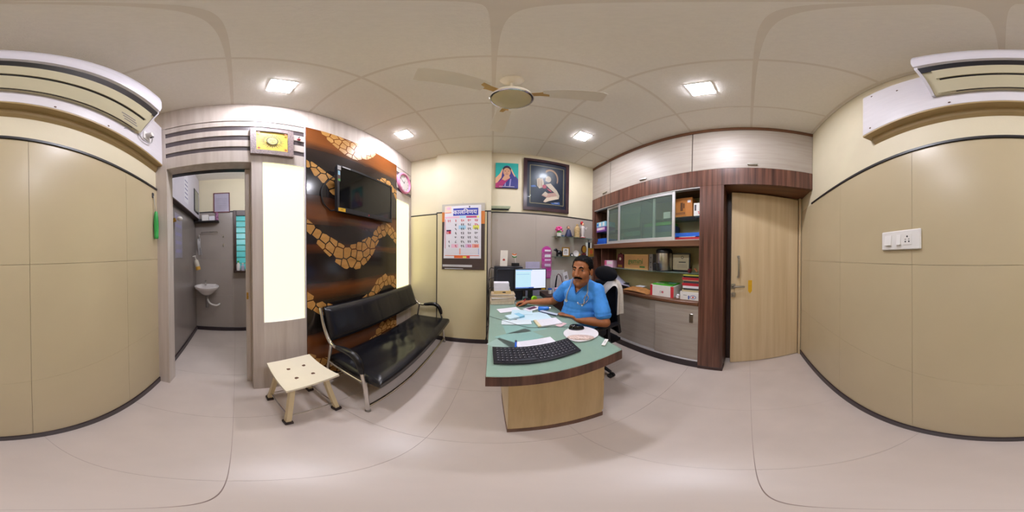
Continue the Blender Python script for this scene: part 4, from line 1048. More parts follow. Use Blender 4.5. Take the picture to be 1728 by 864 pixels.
print_layer([(rect(.025, .065, .02, .085), DGREY), (oval(.045, .06, .012, .016), WHITEP), (rect(.033, .057, .022, .045), WHITEP)], (1.005, 2.168, SZ+.015), *AX['front'], t, 'photo_print')
t = thing('snow_globe', 'small dark arched ornament beside the photo frame', 'ornament', (1.143, 2.16, SZ))
obj('arch', MB().lathe([(.024, -.012), (.026, 0), (.024, .012)], (1.143, 2.16, SZ+.024), 20, 'y'), DGREY, t, True); obj('face', MB().cyl((1.143, 2.147, SZ+.02), (1.143, 2.146, SZ+.02), .014), WHITEP, t)
t = thing('white_dish', 'round white souvenir plate on the lower glass shelf', 'plate', (1.22, 2.165, SZ))
obj('plate', MB().lathe([(0, 0), (.034, -.002), (.046, -.008), (.047, -.005), (.034, .003), (0, .006)], (1.22, 2.168, SZ+.047), 28, 'y'), WHITEC, t, True); obj('foot', MB().rbox(1.195, 1.245, 2.16, 2.19, SZ, SZ+.01, .003), WHITEP, t)
t = thing('brass_bell', 'tiny brass ornament between plate and oval plaque', 'ornament', (1.285, 2.165, SZ))
obj('bell', MB().lathe([(.018, 0), (.014, .02), (.01, .035), (.004, .045), (.005, .06), (0, .064)], (1.285, 2.165, SZ), 14), GOLD, t, True)
t = thing('oval_plaque', 'oval gold plaque on a dark wooden stand', 'plaque', (1.365, 2.175, SZ))
obj('plate', MB().prism(oval(1.367, SZ+.115, .046, .066, 24), 'y', 2.165, 2.175), M('plaque_rim', '#4a2617', .4), t); obj('inset', MB().prism(oval(1.367, SZ+.115, .034, .052, 24), 'y', 2.162, 2.166), GOLD, t); obj('stand', MB().rbox(1.335, 1.4, 2.15, 2.2, SZ, SZ+.05, .004), MAROON, t)
t = thing('trophy_column', 'narrow trophy with black and white column panels', 'trophy', (1.47, 2.19, SZ))
obj('panels', MB().rbox(1.415, 1.455, 2.19, 2.205, SZ+.0, SZ+.225, .002), WHITEP, t); obj('dark_panel', MB().rbox(1.455, 1.50, 2.19, 2.21, SZ, SZ+.23, .002), BLACKP, t); obj('side_panel', MB().rbox(1.50, 1.525, 2.19, 2.205, SZ, SZ+.225, .002), WHITEP, t)
t = thing('gold_award', 'square gold award with orange emblem in the shelf corner', 'trophy', (1.48, 2.14, SZ))
obj('plaque', MB().rbox(1.435, 1.535, 2.14, 2.155, SZ+.0, SZ+.135, .003), GOLD, t); print_layer([(oval(.05, .075, .028, .036), M('award_orange', '#b5522a', .5)), (rect(.02, .08, .02, .028), BROWN)], (1.435, 2.14, SZ), *AX['front'], t, 'emblem')

# pink hanging organiser
t = thing('hanging_organiser', 'pink hanging letter organiser with three pockets', 'organiser', (.77, 2.23, .99))
PKD = M('organiser_magenta', '#b93a95', .5); PKL = M('organiser_pink', '#d779bd', .5, var=.15, scale=40)
obj('backing', MB().prism([(.70, .99), (.845, .99), (.845, 1.40), (.83, 1.43), (.79, 1.455), (.755, 1.455), (.715, 1.43), (.70, 1.40)], 'y', 2.228, 2.236), PKD, t)
for k in range(3):
    z0 = 1.005+k*.135
    pk = obj('pocket', MB().add([(.704, 2.228, z0), (.841, 2.228, z0), (.841, 2.205, z0+.10), (.704, 2.205, z0+.10), (.704, 2.2285, z0), (.841, 2.2285, z0), (.841, 2.2285, z0+.10), (.704, 2.2285, z0+.10)],
        [(0, 1, 2, 3), (0, 1, 5, 4), (1, 2, 6, 5), (0, 3, 7, 4)]), PKL, t)
    obj('pocket_trim', MB().rbox(.704, .841, 2.203, 2.207, z0+.095, z0+.103, .001), PKD, pk)
for k, (mt, lb) in enumerate(((PAPER, 'white letters tucked in the top pink pocket'), (M('organiser_paper', '#cdb9d2', .6), 'folded papers tucked in the middle pink pocket'))):
    z0 = 1.005+(2-k)*.135
    tag(obj('letters', MB().rbox(.74, .83, 2.214, 2.222, z0+.02, z0+.128, .002), mt), lb, 'paper', 'papers in the pink organiser')
flatbox('paper_notice', 'lilac paper notice standing behind the monitor', 'paper', (.555, 2.185), .2, .008, DZ, 1.232, 0, M('lilac_paper', '#b9b4cf', .7))

# things on the side counter
CZ2 = .8003
t = thing('leaflet_stand', 'white wall board with hooks and leaflets behind the man', 'leaflet board', (.945, 2.225, CZ2))
obj('board', MB().rbox(.835, 1.055, 2.222, 2.234, .83, 1.105, .002), M('board_white', '#c9c5c3', .5), t)
for x, z in ((1.0, 1.05), (1.005, 1.0), (.9, 1.03), (.96, .95)): obj('hook', MB().cyl((x, 2.222, z), (x, 2.212, z), .005), STEEL, t)
t = thing('clipped_card', 'tilted white card with grey print at the board edge', 'card', (1.09, 2.19, .95))
obj('card', MB().add([(1.045, 2.2, .925), (1.125, 2.2, .95), (1.09, 2.2, 1.085), (1.02, 2.2, 1.065), (1.045, 2.203, .925), (1.125, 2.203, .95), (1.09, 2.203, 1.085), (1.02, 2.203, 1.065)], [(0, 1, 2, 3), (4, 5, 6, 7), (0, 1, 5, 4), (1, 2, 6, 5), (2, 3, 7, 6), (3, 0, 4, 7)]), PAPER, t)
obj('grey_print', MB().poly([(1.058, 2.1995, .965), (1.10, 2.1995, .978), (1.088, 2.1995, 1.03), (1.046, 2.1995, 1.015)]), GREY, t)
t = thing('otoscope', 'black handled examination lamp in a pink holder', 'medical tool', (.875, 2.10, CZ2))
obj('handle', MB().tube([(.862, 2.10, .86), (.872, 2.10, .96), (.885, 2.10, 1.04)], [.012, .011, .009], 10), BLACKP, t, True)
obj('cord', MB().tube(catmull([(.885, 2.10, 1.04), (.905, 2.10, 1.06), (.94, 2.10, 1.03), (.965, 2.10, .95), (.985, 2.10, .90)], 6), .005, 8), MAROON, t, True)
obj('bulb', MB().ell((.99, 2.10, .895), .018), MAROON, t, True)
obj('holder_base', MB().rbox(.965, 1.015, 2.075, 2.125, CZ2, .882, .004), MAROON, t)
t = thing('pink_pen_box', 'small pink pen box on the side counter', 'pen holder', (.865, 2.07, CZ2))
obj('box', MB().rbox(.835, .897, 2.04, 2.09, CZ2, .872, .003), LPINK, t); obj('red_mark', MB().box(.858, .872, 2.0395, 2.04, .825, .85), CR, t)
t = thing('sanitiser_bottle', 'small clear bottle with blue label beside the pink box', 'bottle', (.81, 2.05, CZ2))
obj('bottle_body', MB().lathe([(.018, 0), (.019, .05), (.015, .065), (.007, .075), (.008, .10), (0, .102)], (.81, 2.05, CZ2), 14), M('bottle_pale', '#b8bcc4', .2), t, True)
t = thing('medicine_jar', 'white jar with blue lid beside the monitor', 'jar', (.765, 2.06, CZ2))
obj('jar', MB().cyl((.765, 2.06, CZ2), (.765, 2.06, .855), .026), WHITEP, t, True); obj('lid', MB().cyl((.765, 2.06, .855), (.765, 2.06, .872), .027), BLUE, t, True)
t = thing('speaker_pad', 'grey ribbed paper fan lying on the side counter', 'paper', (1.2, 2.05, CZ2))
obj('stack', MB().rbox(1.1, 1.3, 1.96, 2.12, CZ2, .84, .003), LGREY, t)
# ------------------------------------------------------------------ cabinet wall
XC = 1.57; XB = 1.918
for (y0, y1, hy, lab) in ((1.803, 2.244, 1.916, 'narrow cream overhead cabinet in the far corner'), (.582, 1.797, 1.20, 'wide cream overhead cabinet above the glass doors'), (-.646, .576, -.03, 'wide cream overhead cabinet above the entrance door')):
    t = thing('overhead_cabinet', lab, 'cabinet', (1.74, (y0+y1)/2, 2.29), group='overhead cabinets')
    obj('body', MB().box(XC+.02, XB, y0, y1, 2.292, 2.889), DKBR, t)
    d = obj('door', MB().rbox(XC, XC+.019, y0+.002, y1-.002, 2.294, 2.887, .0015), CREAM, t)
    obj('handle', MB().rbox(XC-.018, XC-.012, hy-.05, hy+.05, 2.325, 2.347, .003).box(XC-.013, XC, hy-.045, hy-.035, 2.33, 2.342).box(XC-.013, XC, hy+.035, hy+.045, 2.33, 2.342), STEEL, d)
struct(obj('trim_9', MB().rbox(XC-.004, XB, -.646, 2.244, 2.89, CZ, .002), WALNUTH), 'dark wood strip between the overhead cabinets and the ceiling')

unit = thing('shelving_unit', 'walnut wall unit with open shelves and sliding glass doors', 'shelving unit', (1.74, 1.3, 0))
obj('fascia', MB().rbox(XC-.003, XC+.022, -.646, 2.244, 2.085, 2.292, .002), WALNUT, unit)
obj('soffit', MB().rbox(XC+.022, XB, -.646, .243, 2.085, 2.10, .002), WALNUTH, unit)
obj('soffit', MB().rbox(XC+.022, XB, .243, 2.244, 2.09, 2.10, .002), WALNUTH, unit)
obj('pillar', MB().rbox(XC-.003, XB, .243, .49, .0, 2.085, .002), WALNUT, unit)
obj('pillar_plinth', MB().rbox(XC-.009, XC+.1, .237, .49, 0, .045, .002), DKBR, unit)
obj('end_panel', MB().rbox(XC, XB, 2.19, 2.244, .0, 2.085, .002), WALNUT, unit)
BACKP = M('shelf_back_panel', '#b3a878', .5, var=.06, stretch=(1, 1, 8))
obj('back_panel', MB().rbox(XB-.012, XB, .49, 2.19, .855, 2.085, .001), BACKP, unit)
obj('shelf_board', MB().rbox(XC-.002, XB-.012, .49, 2.19, 1.44, 1.502, .002), WALNUTH, unit)
obj('lower_divider', MB().rbox(XC+.02, XB-.012, 2.0, 2.02, .855, 1.44, .002), WALNUT, unit)
obj('inner_divider', MB().rbox(XC+.075, XB-.012, 1.27, 1.288, 1.502, 2.085, .002), WALNUT, unit)
obj('track', MB().rbox(XC+.002, XC+.06, .49, 2.19, 1.502, 1.510, .001), ALU, unit)
obj('track', MB().rbox(XC+.002, XC+.06, .49, 2.19, 2.072, 2.085, .001), ALU, unit)
obj('glass_shelf', MB().rbox(XC+.075, XB-.012, .49, 1.27, 1.77, 1.778, .002), GLASSG, unit)
obj('glass_shelf', MB().rbox(XC+.075, XB-.012, 1.288, 2.19, 1.70, 1.708, .002), GLASSG, unit)
obj('glass_shelf', MB().rbox(XC+.055, XB-.012, .49, 2.0, 1.142, 1.152, .002), GLASSG, unit)
def glass_door(x0, y0, y1, lab):
    z0, z1 = 1.511, 2.071; s = .034
    g = obj('glass_door', MB().rbox(x0, x0+.018, y0, y0+s, z0, z1, .002).rbox(x0, x0+.018, y1-s, y1, z0, z1, .002).rbox(x0, x0+.018, y0+s, y1-s, z0, z0+s, .002).rbox(x0, x0+.018, y0+s, y1-s, z1-s, z1, .002), ALU, unit, label=lab)
    obj('pane', MB().box(x0+.007, x0+.011, y0+s, y1-s, z0+s, z1-s), GLASSD, g)
glass_door(XC+.006, .77, 1.63, 'front sliding glass door with pale metal frame')
glass_door(XC+.034, 1.04, 1.90, 'rear sliding glass door with pale metal frame')

base = thing('base_cabinet', 'low cabinet with two cream sliding doors and dark plinth', 'cabinet', (1.74, 1.3, 0))
obj('body', MB().box(XC+.05, XB, .492, 2.19, .10, .82), DKBR, base)
obj('plinth', MB().rbox(XC-.002, XC+.06, .492, 2.19, 0, .092, .002), SKIRT, base)
obj('bottom_track', MB().rbox(XC, XC+.052, .492, 2.19, .092, .112, .002), ALU, base)
obj('top_rail', MB().rbox(XC+.002, XC+.05, .492, 2.19, .812, .822, .001), WALNUTH, base)
d = obj('sliding_door', MB().rbox(XC+.006, XC+.024, .492, 1.008, .113, .811, .002), CREAM, base)
obj('recessed_handle', MB().rbox(XC+.003, XC+.007, .545, .588, .61, .715, .002).box(XC+.0025, XC+.0034, .555, .578, .62, .705), STEEL, d)
d = obj('sliding_door', MB().rbox(XC+.028, XC+.046, .99, 2.19, .113, .811, .002), CREAM, base)
tag(obj('countertop', MB().rbox(XC-.012, XB-.012, .492, 2.19, .8225, .854, .003), WALNUTH), 'dark wood countertop above the cream sliding doors', 'countertop')

# ---- contents
def item(name, label, cat, y0, y1, x0, x1, z0, z1, m, group=None, r=.002):
    return tag(obj(name, MB().rbox(x0, x1, y0, y1, z0, z1, r), m), label, cat, group)
def pface(o, x, y_left, z0, shapes, name='print'):   # print on the face that looks into the room (x = const); y_left is the larger y
    return print_layer(shapes, (x, y_left, z0), *AX['right'], o, name)
# upper compartment, right
o = item('carton', 'upright orange brown carton in the open right compartment', 'box', .60, .80, 1.655, 1.86, 1.7785, 2.005, M('carton_orange', '#b06f2a', .6, var=.08))
pface(o, 1.655, .80, 1.7785, [(rect(.145, .18, .165, .195), PAPER), (rect(.01, .115, .03, .052), DGREY), (rect(.014, .111, .034, .048), M('carton_orange2', '#96581f', .6)), (rect(.06, .09, .07, .17), M('carton_dark', '#5a3512', .6)), (rect(.095, .11, .1, .16), M('carton_dark'  , '#5a3512'))])
o = item('medicine_box', 'white medicine box with red dots beside the orange carton', 'box', .505, .585, 1.66, 1.75, 1.7785, 1.93, WHITEP); pface(o, 1.66, .585, 1.7785, [(oval(.055, .045, .008, .006), CR), (oval(.06, .028, .008, .006), CR), (rect(.01, .03, .06, .13), DGREY)])
o = item('binder', 'blue binder lying in the right compartment', 'binder', .495, .80, 1.65, 1.86, 1.55, 1.593, BLUE); 
o = item('binder', 'red binder lying under the blue one', 'binder', .495, .80, 1.65, 1.86, 1.518, 1.543, RED)
o = item('paper_strip', 'white papers pressed between the blue and red binders', 'paper', .56, .75, 1.648, 1.84, 1.5435, 1.5495, PAPER)
o = item('binder', 'dark navy binder at the very bottom of the right compartment', 'binder', .495, .80, 1.655, 1.86, 1.5105, 1.5175, NAVY)
# behind the glass
o = item('green_file', 'bright green file seen through the sliding glass', 'file', .86, 1.24, 1.66, 1.86, 1.70, 1.74, GREEN)
o = item('paper_stack', 'grey green paper stack under the green file behind glass', 'paper', .84, 1.25, 1.66, 1.87, 1.5105, 1.62, M('stack_greygreen', '#6b7f74', .6)); 
o = item('paper_stack', 'dull blue folders lying behind the sliding glass', 'file', .84, 1.25, 1.665, 1.87, 1.6205, 1.699, M('stack_blue', '#4d6680', .6))
o = item('box', 'white box on the glass shelf behind the sliding door', 'box', .87, .96, 1.66, 1.80, 1.7785, 1.86, WHITEP)
o = item('dark_folder', 'dark blue box behind the lower glass corner', 'box', 1.29, 1.62, 1.67, 1.86, 1.5105, 1.60, M('deep_green', '#3d5a4c', .6))
o = item('paper_stack', 'pale green folders behind the middle of the glass', 'file', 1.30, 1.60, 1.66, 1.87, 1.6005, 1.66, M('pale_green', '#7f9d84', .6))
o = item('carton', 'beige carton on the shelf behind the left glass', 'box', 1.33, 1.62, 1.68, 1.86, 1.7085, 1.92, M('beige_carton', '#9c9178', .6))
# left open bay
o = item('medicine_carton', 'light blue and white medicine carton in the far left bay', 'box', 1.93, 2.16, 1.60, 1.80, 1.79, 1.872, LBLUE); pface(o, 1.60, 2.16, 1.79, [(rect(.07, .12, .01, .07), WHITEP), (rect(.16, .2, .01, .07), WHITEP), (oval(.03, .04, .02, .02), BLUE)])
o = item('medicine_carton', 'purple and white medicine carton under the light blue one', 'box', 1.93, 2.16, 1.60, 1.80, 1.7085, 1.789, PURPLE); pface(o, 1.60, 2.16, 1.7085, [(rect(.01, .21, .028, .07), LPINK), (rect(.05, .16, .034, .064), WHITEP)])
o = item('blue_file', 'upper of two blue files at the bottom of the left bay', 'file', 1.92, 2.12, 1.60, 1.84, 1.556, 1.60, BLUE); o = item('blue_file', 'lower of two blue files at the bottom of the left bay', 'file', 1.92, 2.14, 1.60, 1.84, 1.5105, 1.555, M('blue_deep', '#1b4fae', .45))

# middle glass shelf
GZ = 1.1523
o = item('tissue_box', 'pink and white flat carton left of the red trophy', 'box', 1.80, 1.99, 1.64, 1.84, GZ, 1.255, LPINK); pface(o, 1.64, 1.99, GZ, [(rect(.0, .05, .03, .10), M('box_pink', '#d75f86', .5)), (rect(.06, .18, .05, .09), WHITEP)])
o = thing('red_trophy', 'dark red trophy plaque with gold base plate', 'trophy', (1.68, 1.70, GZ))
obj('plaque', MB().prism([(1.775, GZ), (1.63, GZ), (1.645, 1.35), (1.665, 1.36), (1.68, 1.345), (1.70, 1.375), (1.715, 1.345), (1.735, 1.36), (1.752, 1.35)], 'x', 1.70, 1.72), MAROON, o)
obj('gold_plate', MB().box(1.698, 1.70, 1.66, 1.745, GZ+.012, GZ+.045), GOLD, o); obj('medal', MB().cyl((1.70, 1.70, 1.285), (1.697, 1.70, 1.285), .022), M('medal_cream', '#cdbfa0', .4), o)
obj('side_wing', MB().rbox(1.70, 1.76, 1.605, 1.63, GZ, 1.34, .002), BLACKP, o)
o = item('gemini_carton', 'brown cardboard carton with green lettering on the glass shelf', 'box', 1.185, 1.60, 1.68, 1.88, GZ, 1.352, CARD)
bpy.data.objects[o.name].name = 'lettered_carton'
text('gemini', .098, (1.6795, 1.395, 1.26), 'right', M('letter_green', '#2f6b2c', .6), o, bold=.0015)
pface(o, 1.68, 1.60, GZ, [(rect(.012, .40, .004, .008), M('card_line', '#d0b95e', .6)), (rect(.012, .40, .19, .194), M('card_line', '#d0b95e')), (rect(.28, .365, .025, .045), M('letter_green', '#2f6b2c')), (rect(.13, .31, .062, .067), M('letter_green', '#2f6b2c'))], 'carton_print')
o = item('perforated_box', 'grey perforated speaker box beside the brown carton', 'speaker', 1.11, 1.165, 1.67, 1.80, GZ, 1.355, M('perf_grey', '#6d675f', .5))
pface(o, 1.67, 1.165, GZ, [(oval(.028, .04+.06*k, .008, .008, 10), BLACKP) for k in range(3)])
o = thing('steel_urn', 'stainless steel flask with black lid on the glass shelf', 'flask', (1.73, .99, GZ))
obj('flask_body', MB().lathe([(.098, 0), (.1, .004), (.1, .20), (.097, .215)], (1.735, .985, GZ), 32), STEEL, o, True)
obj('lid', MB().lathe([(.1, .215), (.102, .225), (.1, .25), (.085, .268), (.04, .274), (0, .275)], (1.735, .985, GZ), 32), BLACKP, o, True)
obj('base_ring', MB().lathe([(.1, 0), (.103, .003), (.103, .012), (.1, .015)], (1.735, .985, GZ), 32), BLACKP, o, True)
obj('tap', MB().rbox(1.61, 1.64, 1.025, 1.065, GZ+.015, GZ+.10, .006), BLACKP, o)
o = thing('framed_certificate', 'dark framed certificate leaning beside the steel flask', 'certificate', (1.78, .78, GZ))
obj('frame', MB().box(1.77, 1.785, .66, .675, GZ, 1.372).box(1.77, 1.785, .885, .90, GZ, 1.372).box(1.77, 1.785, .675, .885, GZ, GZ+.018).box(1.77, 1.785, .675, .885, 1.354, 1.372), BLACKP, o)
obj('certificate', MB().box(1.774, 1.784, .675, .885, GZ+.018, 1.354), M('certificate_ivory', '#c6bda0', .5), o)
pface(o, 1.774, .885, GZ+.018, [(oval(.125, .15, .018, .018), DGREY), (oval(.125, .15, .011, .011), M('certificate_ivory', '#c6bda0')), (rect(.08, .17, .088, .098), DGREY)]+[(rect(.06, .19, .03+.012*k, .032+.012*k), GREY) for k in range(4)])
o = thing('copper_ornament', 'small copper coloured folded ornament at the shelf end', 'ornament', (1.66, .55, GZ))
obj('fold', MB().add([(1.65, .63, GZ), (1.65, .57, GZ+.05), (1.65, .54, GZ+.015), (1.65, .495, GZ+.05), (1.70, .63, GZ), (1.70, .57, GZ+.055), (1.70, .54, GZ+.02), (1.70, .495, GZ+.055)], [(0, 1, 5, 4), (1, 2, 6, 5), (2, 3, 7, 6)]), M('copper', '#c07a4a', .5), o); obj('red_block', MB().rbox(1.66, 1.72, .62, .645, GZ, GZ+.045, .003), MAROON, o)
# countertop
KZ = .8543
o = thing('brown_envelope', 'crumpled brown paper parcel on the countertop', 'parcel', (1.68, 1.36, KZ))
obj('parcel', MB().grid(lambda u, v: (1.60+.2*v, 1.56-.42*u, KZ+.002+.055*math.sin(PI*min(1, max(0, u)))**.5*math.sin(PI*(.1+.8*v))+.02*noise.noise(Vector((u*5, v*4, 2)))*math.sin(PI*u)*math.sin(PI*v)), 22, 12), M('kraft_paper', '#a9743f', .6, var=.2, scale=20), o, True, angle=.5)
o = item('folded_sheet', 'white folded sheet on top of the brown parcel', 'paper', 1.28, 1.40, 1.70, 1.80, .915, .921, PAPER)
o = thing('leaning_papers', 'lilac white papers leaning on the countertop behind the chair', 'paper', (1.75, 1.72, KZ))
obj('sheet', MB().add([(1.60, 1.60, .93), (1.62, 1.88, 1.09), (1.80, 1.86, 1.03), (1.80, 1.58, KZ+.01), (1.60, 1.60, .934), (1.62, 1.88, 1.094), (1.80, 1.86, 1.034), (1.80, 1.58, KZ+.014)], [(0, 1, 2, 3), (4, 5, 6, 7), (0, 1, 5, 4), (1, 2, 6, 5), (2, 3, 7, 6), (3, 0, 4, 7)]), M('lilac_white', '#b9b4cc', .6), o)
obj('stack_below', MB().rbox(1.62, 1.82, 1.62, 1.95, KZ, .925, .004), DGREY, o)
o = item('red_white_carton', 'white carton with red ends on the countertop', 'box', .80, 1.115, 1.635, 1.87, KZ, .985, WHITEP)
pface(o, 1.635, 1.115, KZ, [(rect(0, .03, 0, .13), CR), (rect(.275, .315, 0, .13), CR), (oval(.145, .055, .012, .014), GREY), (oval(.145, .055, .008, .010), WHITEP), (oval(.172, .055, .013, .014), M('carton_pinkred', '#cf6a76', .5))])
o2 = item('red_panel', 'magazine with bright green cover on the red ended carton', 'magazine', .82, 1.09, 1.645, 1.86, .9855, 1.0, GREEN)
o2.name = 'green_magazine'
print_layer([(rect(.02, .12, .05, .1), LBLUE), (rect(.15, .26, .12, .16), WHITEP), (rect(.02, .1, .14, .19), M('magazine_dark', '#2d5a25', .5))], (1.86, .82, 1.0001), Vector((0, 1, 0)), Vector((-1, 0, 0)), o2, 'cover_print')
o = item('mask_carton', 'white carton with a red and blue emblem at the countertop end', 'box', .495, .72, 1.63, 1.84, KZ, .945, WHITEP)
pface(o, 1.63, .72, KZ, [(oval(.15, .035, .035, .022), CB), (oval(.15, .035, .029, .017), WHITEP), (oval(.15, .035, .011, .009), CR), (rect(.095, .11, .01, .05), M('emblem_blue', '#31559c', .5)), (rect(.04, .08, .05, .056), GREY)])
zs = [(.946, .966, M('book_ivory', '#c4b78f', .6), 'ivory book at the bottom of the red book stack'), (.9665, .985, M('book_dk', '#40403a', .6), 'dark green book near the bottom of the book stack'), (.9855, 1.012, PAPER, 'white book in the lower half of the book stack'),
      (1.0125, 1.042, RED, 'lower red book of the book stack'), (1.0425, 1.066, DGREY, 'grey book between the two red books'), (1.0665, 1.076, M('book_tan', '#b98f65', .6), 'thin tan booklet under the upper red book'), (1.0765, 1.103, M('book_red2', '#a51e28', .5), 'upper red book of the book stack'),
      (1.1035, 1.12, BLACKP, 'black book near the top of the book stack'), (1.1205, 1.132, M('book_yellow', '#b7ad3e', .5), 'yellowish green booklet topping the book stack')]
for i, (a, b, m_, lb) in enumerate(zs):
    o = item('book', lb, 'book', .497+.006*(i % 3), .70-.008*((i*5) % 3), 1.635, 1.80, a, b, m_, 'stack of books on the countertop')
    obj('pages', MB().box(1.637, 1.7985, .4965+.006*(i % 3), .499+.006*(i % 3), a+.002, b-.002), PAPER, o)
o = thing('crumpled_tissue', 'crumpled white tissue beside the emblem carton', 'tissue', (1.62, .74, KZ))
obj('tissue', MB().ell((1.625, .745, KZ+.022), (.02, .02, .022), 10, 7).ell((1.62, .738, KZ+.045), (.014, .018, .016), 10, 7), PAPER, o, True)
# ------------------------------------------------------------------ air conditioner wall
bd = thing('ac_mounting_board', 'white laminate board with wooden ledge behind the air conditioner', 'board', (-.26, -.61, 2.1))
obj('board', MB().rbox(-1.218, .692, -.60, -.582, 2.172, 2.675, .002), WHITEL, bd)
obj('frame_batten', MB().box(-1.218, .692, -.648, -.60, 2.64, 2.672).box(.66, .69, -.648, -.60, 2.18, 2.64), OAK, bd)
LED_ = WOOD('ledge_wood', ['#9c8459', '#b29a6b'], (1, 5, 5), 2, .5)
obj('ledge', MB().rbox(-1.218, .692, -.648, -.582, 2.156, 2.172, .002), LED_, bd)
obj('cove', MB().prism([(-.648, 2.156), (-.625, 2.156), (-.634, 2.12), (-.648, 2.10)], 'x', -1.218, .66), LED_, bd)
for x, z in ((.62, 2.63), (.63, 2.21), (.45, 2.55), (.2, 2.2), (-.3, 2.19), (-.6, 2.19)): obj('screw', MB().cyl((x, -.582, z), (x, -.5795, z), .006, n=10), BROWN, bd)
ac = thing('air_conditioner', 'white split air conditioner high on the rear wall', 'air conditioner', (-.3, -.5, 2.3))
ax0, ax1 = -.875, .265
ACW = M('ac_white', '#dcd9e2', .25, var=.02); ACC = M('ac_cream_bounce_tint', '#d5ceb0', .3, var=.02); ACG = M('ac_gap', '#15141c', .3)  # the cream is tinted yellow to paint in warm bounced light
body = [(-.582, 2.295), (-.565, 2.295), (-.445, 2.475), (-.445, 2.53), (-.45, 2.72), (-.48, 2.76), (-.582, 2.765)]
obj('body', MB().prism(body, 'x', ax0+.005, ax1-.005), ACC, ac)
front = [(-.446, 2.505), (-.424, 2.515), (-.412, 2.56), (-.412, 2.65), (-.42, 2.72), (-.45, 2.758), (-.49, 2.768), (-.582, 2.768), (-.582, 2.764), (-.49, 2.763), (-.452, 2.75), (-.445, 2.7)]
obj('front_cover', MB().prism(front, 'x', ax0, ax1), ACW, ac, True)
for xx in (ax0, ax1):
    s_ = 1 if xx == ax0 else -1
    obj('end_cap', MB().prism([(-.582, 2.29), (-.563, 2.288), (-.435, 2.48), (-.43, 2.53), (-.44, 2.74), (-.582, 2.768)], 'x', xx-.001*s_, xx+.012*s_), ACW, ac)
def slope(t): return (-.563-(-.563+.44)*t*1.0, 2.29+(2.478-2.29)*t)
def slopebar(name, t0, t1, th, m_, xa, xb, parent=ac):
    a = Vector(slope(t0)); b = Vector(slope(t1)); n_ = Vector((b.y-a.y, -(b.x-a.x))).normalized()
    return obj(name, MB().prism([tuple(a), tuple(b), tuple(b+n_*th), tuple(a+n_*th)], 'x', xa, xb), m_, parent)
slopebar('air_gap', .84, 1.04, .004, ACG, ax0+.012, ax1-.012)
slopebar('louvre', .53, .83, .010, ACC, ax0+.05, ax1-.05)
slopebar('lower_gap', .47, .525, .003, ACG, ax0+.06, ax1-.06)
slopebar('lower_panel', .03, .46, .006, ACC, ax0+.03, ax1-.03)
slopebar('seam', .0, .022, .003, ACG, ax0+.1, ax1-.1)
a = Vector(slope(.12)); b = Vector(slope(.3)); n_ = Vector((b.y-a.y, -(b.x-a.x))).normalized()
for k in range(3):
    p0 = Vector(slope(.12+.07*k))+n_*.0065; p1 = Vector(slope(.15+.07*k))+n_*.0065
    obj('spec_print', MB().poly([(-.80+.02*k, p0.x, p0.y), (-.68+.02*k, p0.x, p0.y), (-.68+.02*k, p1.x, p1.y), (-.80+.02*k, p1.x, p1.y)]), GREY, ac)
obj('front_print', MB().poly([(-.52, -.4115, 2.60), (-.33, -.4115, 2.60), (-.33, -.4115, 2.612), (-.52, -.4115, 2.612)]), LGREY, ac)
t = thing('power_socket', 'white round socket with plug on the white board', 'socket', (-.97, -.575, 2.34))
obj('plate', MB().rbox(-1.02, -.925, -.582, -.572, 2.295, 2.39, .006), WHITEP, t)
obj('plug', MB().cyl((-.965, -.572, 2.345), (-.965, -.53, 2.345), .024, .02), WHITEP, t, True); obj('dark_pins', MB().cyl((-.985, -.56, 2.335), (-.985, -.535, 2.335), .012), BLACKP, t, True)
tag(obj('looping_cable', MB().tube(catmull([(-.985, -.54, 2.325), (-1.0, -.56, 2.28), (-.95, -.567, 2.255), (-.88, -.567, 2.26), (-.85, -.567, 2.33), (-.84, -.55, 2.42), (-.82, -.54, 2.46)], 6), .005, 8), LGREY, None, True), 'white power cord looping from the socket to the air conditioner', 'cord')
tag(obj('loose_wire', MB().tube(catmull([(-.72, -.575, 2.25), (-.76, -.574, 2.285), (-.80, -.574, 2.28), (-.83, -.572, 2.31), (-.80, -.57, 2.35), (-.74, -.56, 2.33)], 6), .0025, 6), GREY, None, True), 'thin loose wires curling under the air conditioner end', 'wire')

# switch plate
t = thing('switch_plate', 'white switch plate with two rockers and a socket', 'switch', (.47, -.64, 1.37))
obj('plate', MB().rbox(.354, .588, -.64, -.628, 1.371, 1.465, .004), WHITEP, t)
obj('rocker', MB().add([(.52, -.628, 1.394), (.562, -.628, 1.394), (.562, -.628, 1.444), (.52, -.628, 1.444), (.52, -.619, 1.394), (.562, -.619, 1.394), (.562, -.626, 1.444), (.52, -.626, 1.444)], [(4, 5, 6, 7), (0, 1, 5, 4), (1, 2, 6, 5), (2, 3, 7, 6), (3, 0, 4, 7)]), WHITEP, t)
obj('rocker', MB().add([(.462, -.628, 1.394), (.486, -.628, 1.394), (.486, -.628, 1.444), (.462, -.628, 1.444), (.462, -.619, 1.394), (.486, -.619, 1.394), (.486, -.626, 1.444), (.462, -.626, 1.444)], [(4, 5, 6, 7), (0, 1, 5, 4), (1, 2, 6, 5), (2, 3, 7, 6), (3, 0, 4, 7)]), WHITEP, t)
so = obj('socket', MB().rbox(.40, .45, -.628, -.626, 1.393, 1.445, .002), WHITEP, t)
for x, z, r_ in ((.425, 1.432, .0045), (.415, 1.408, .004), (.435, 1.408, .004), (.415, 1.419, .0025), (.435, 1.419, .0025)): obj('pin_hole', MB().cyl((x, -.6262, z), (x, -.6255, z), r_, n=10), BLACKP, so)

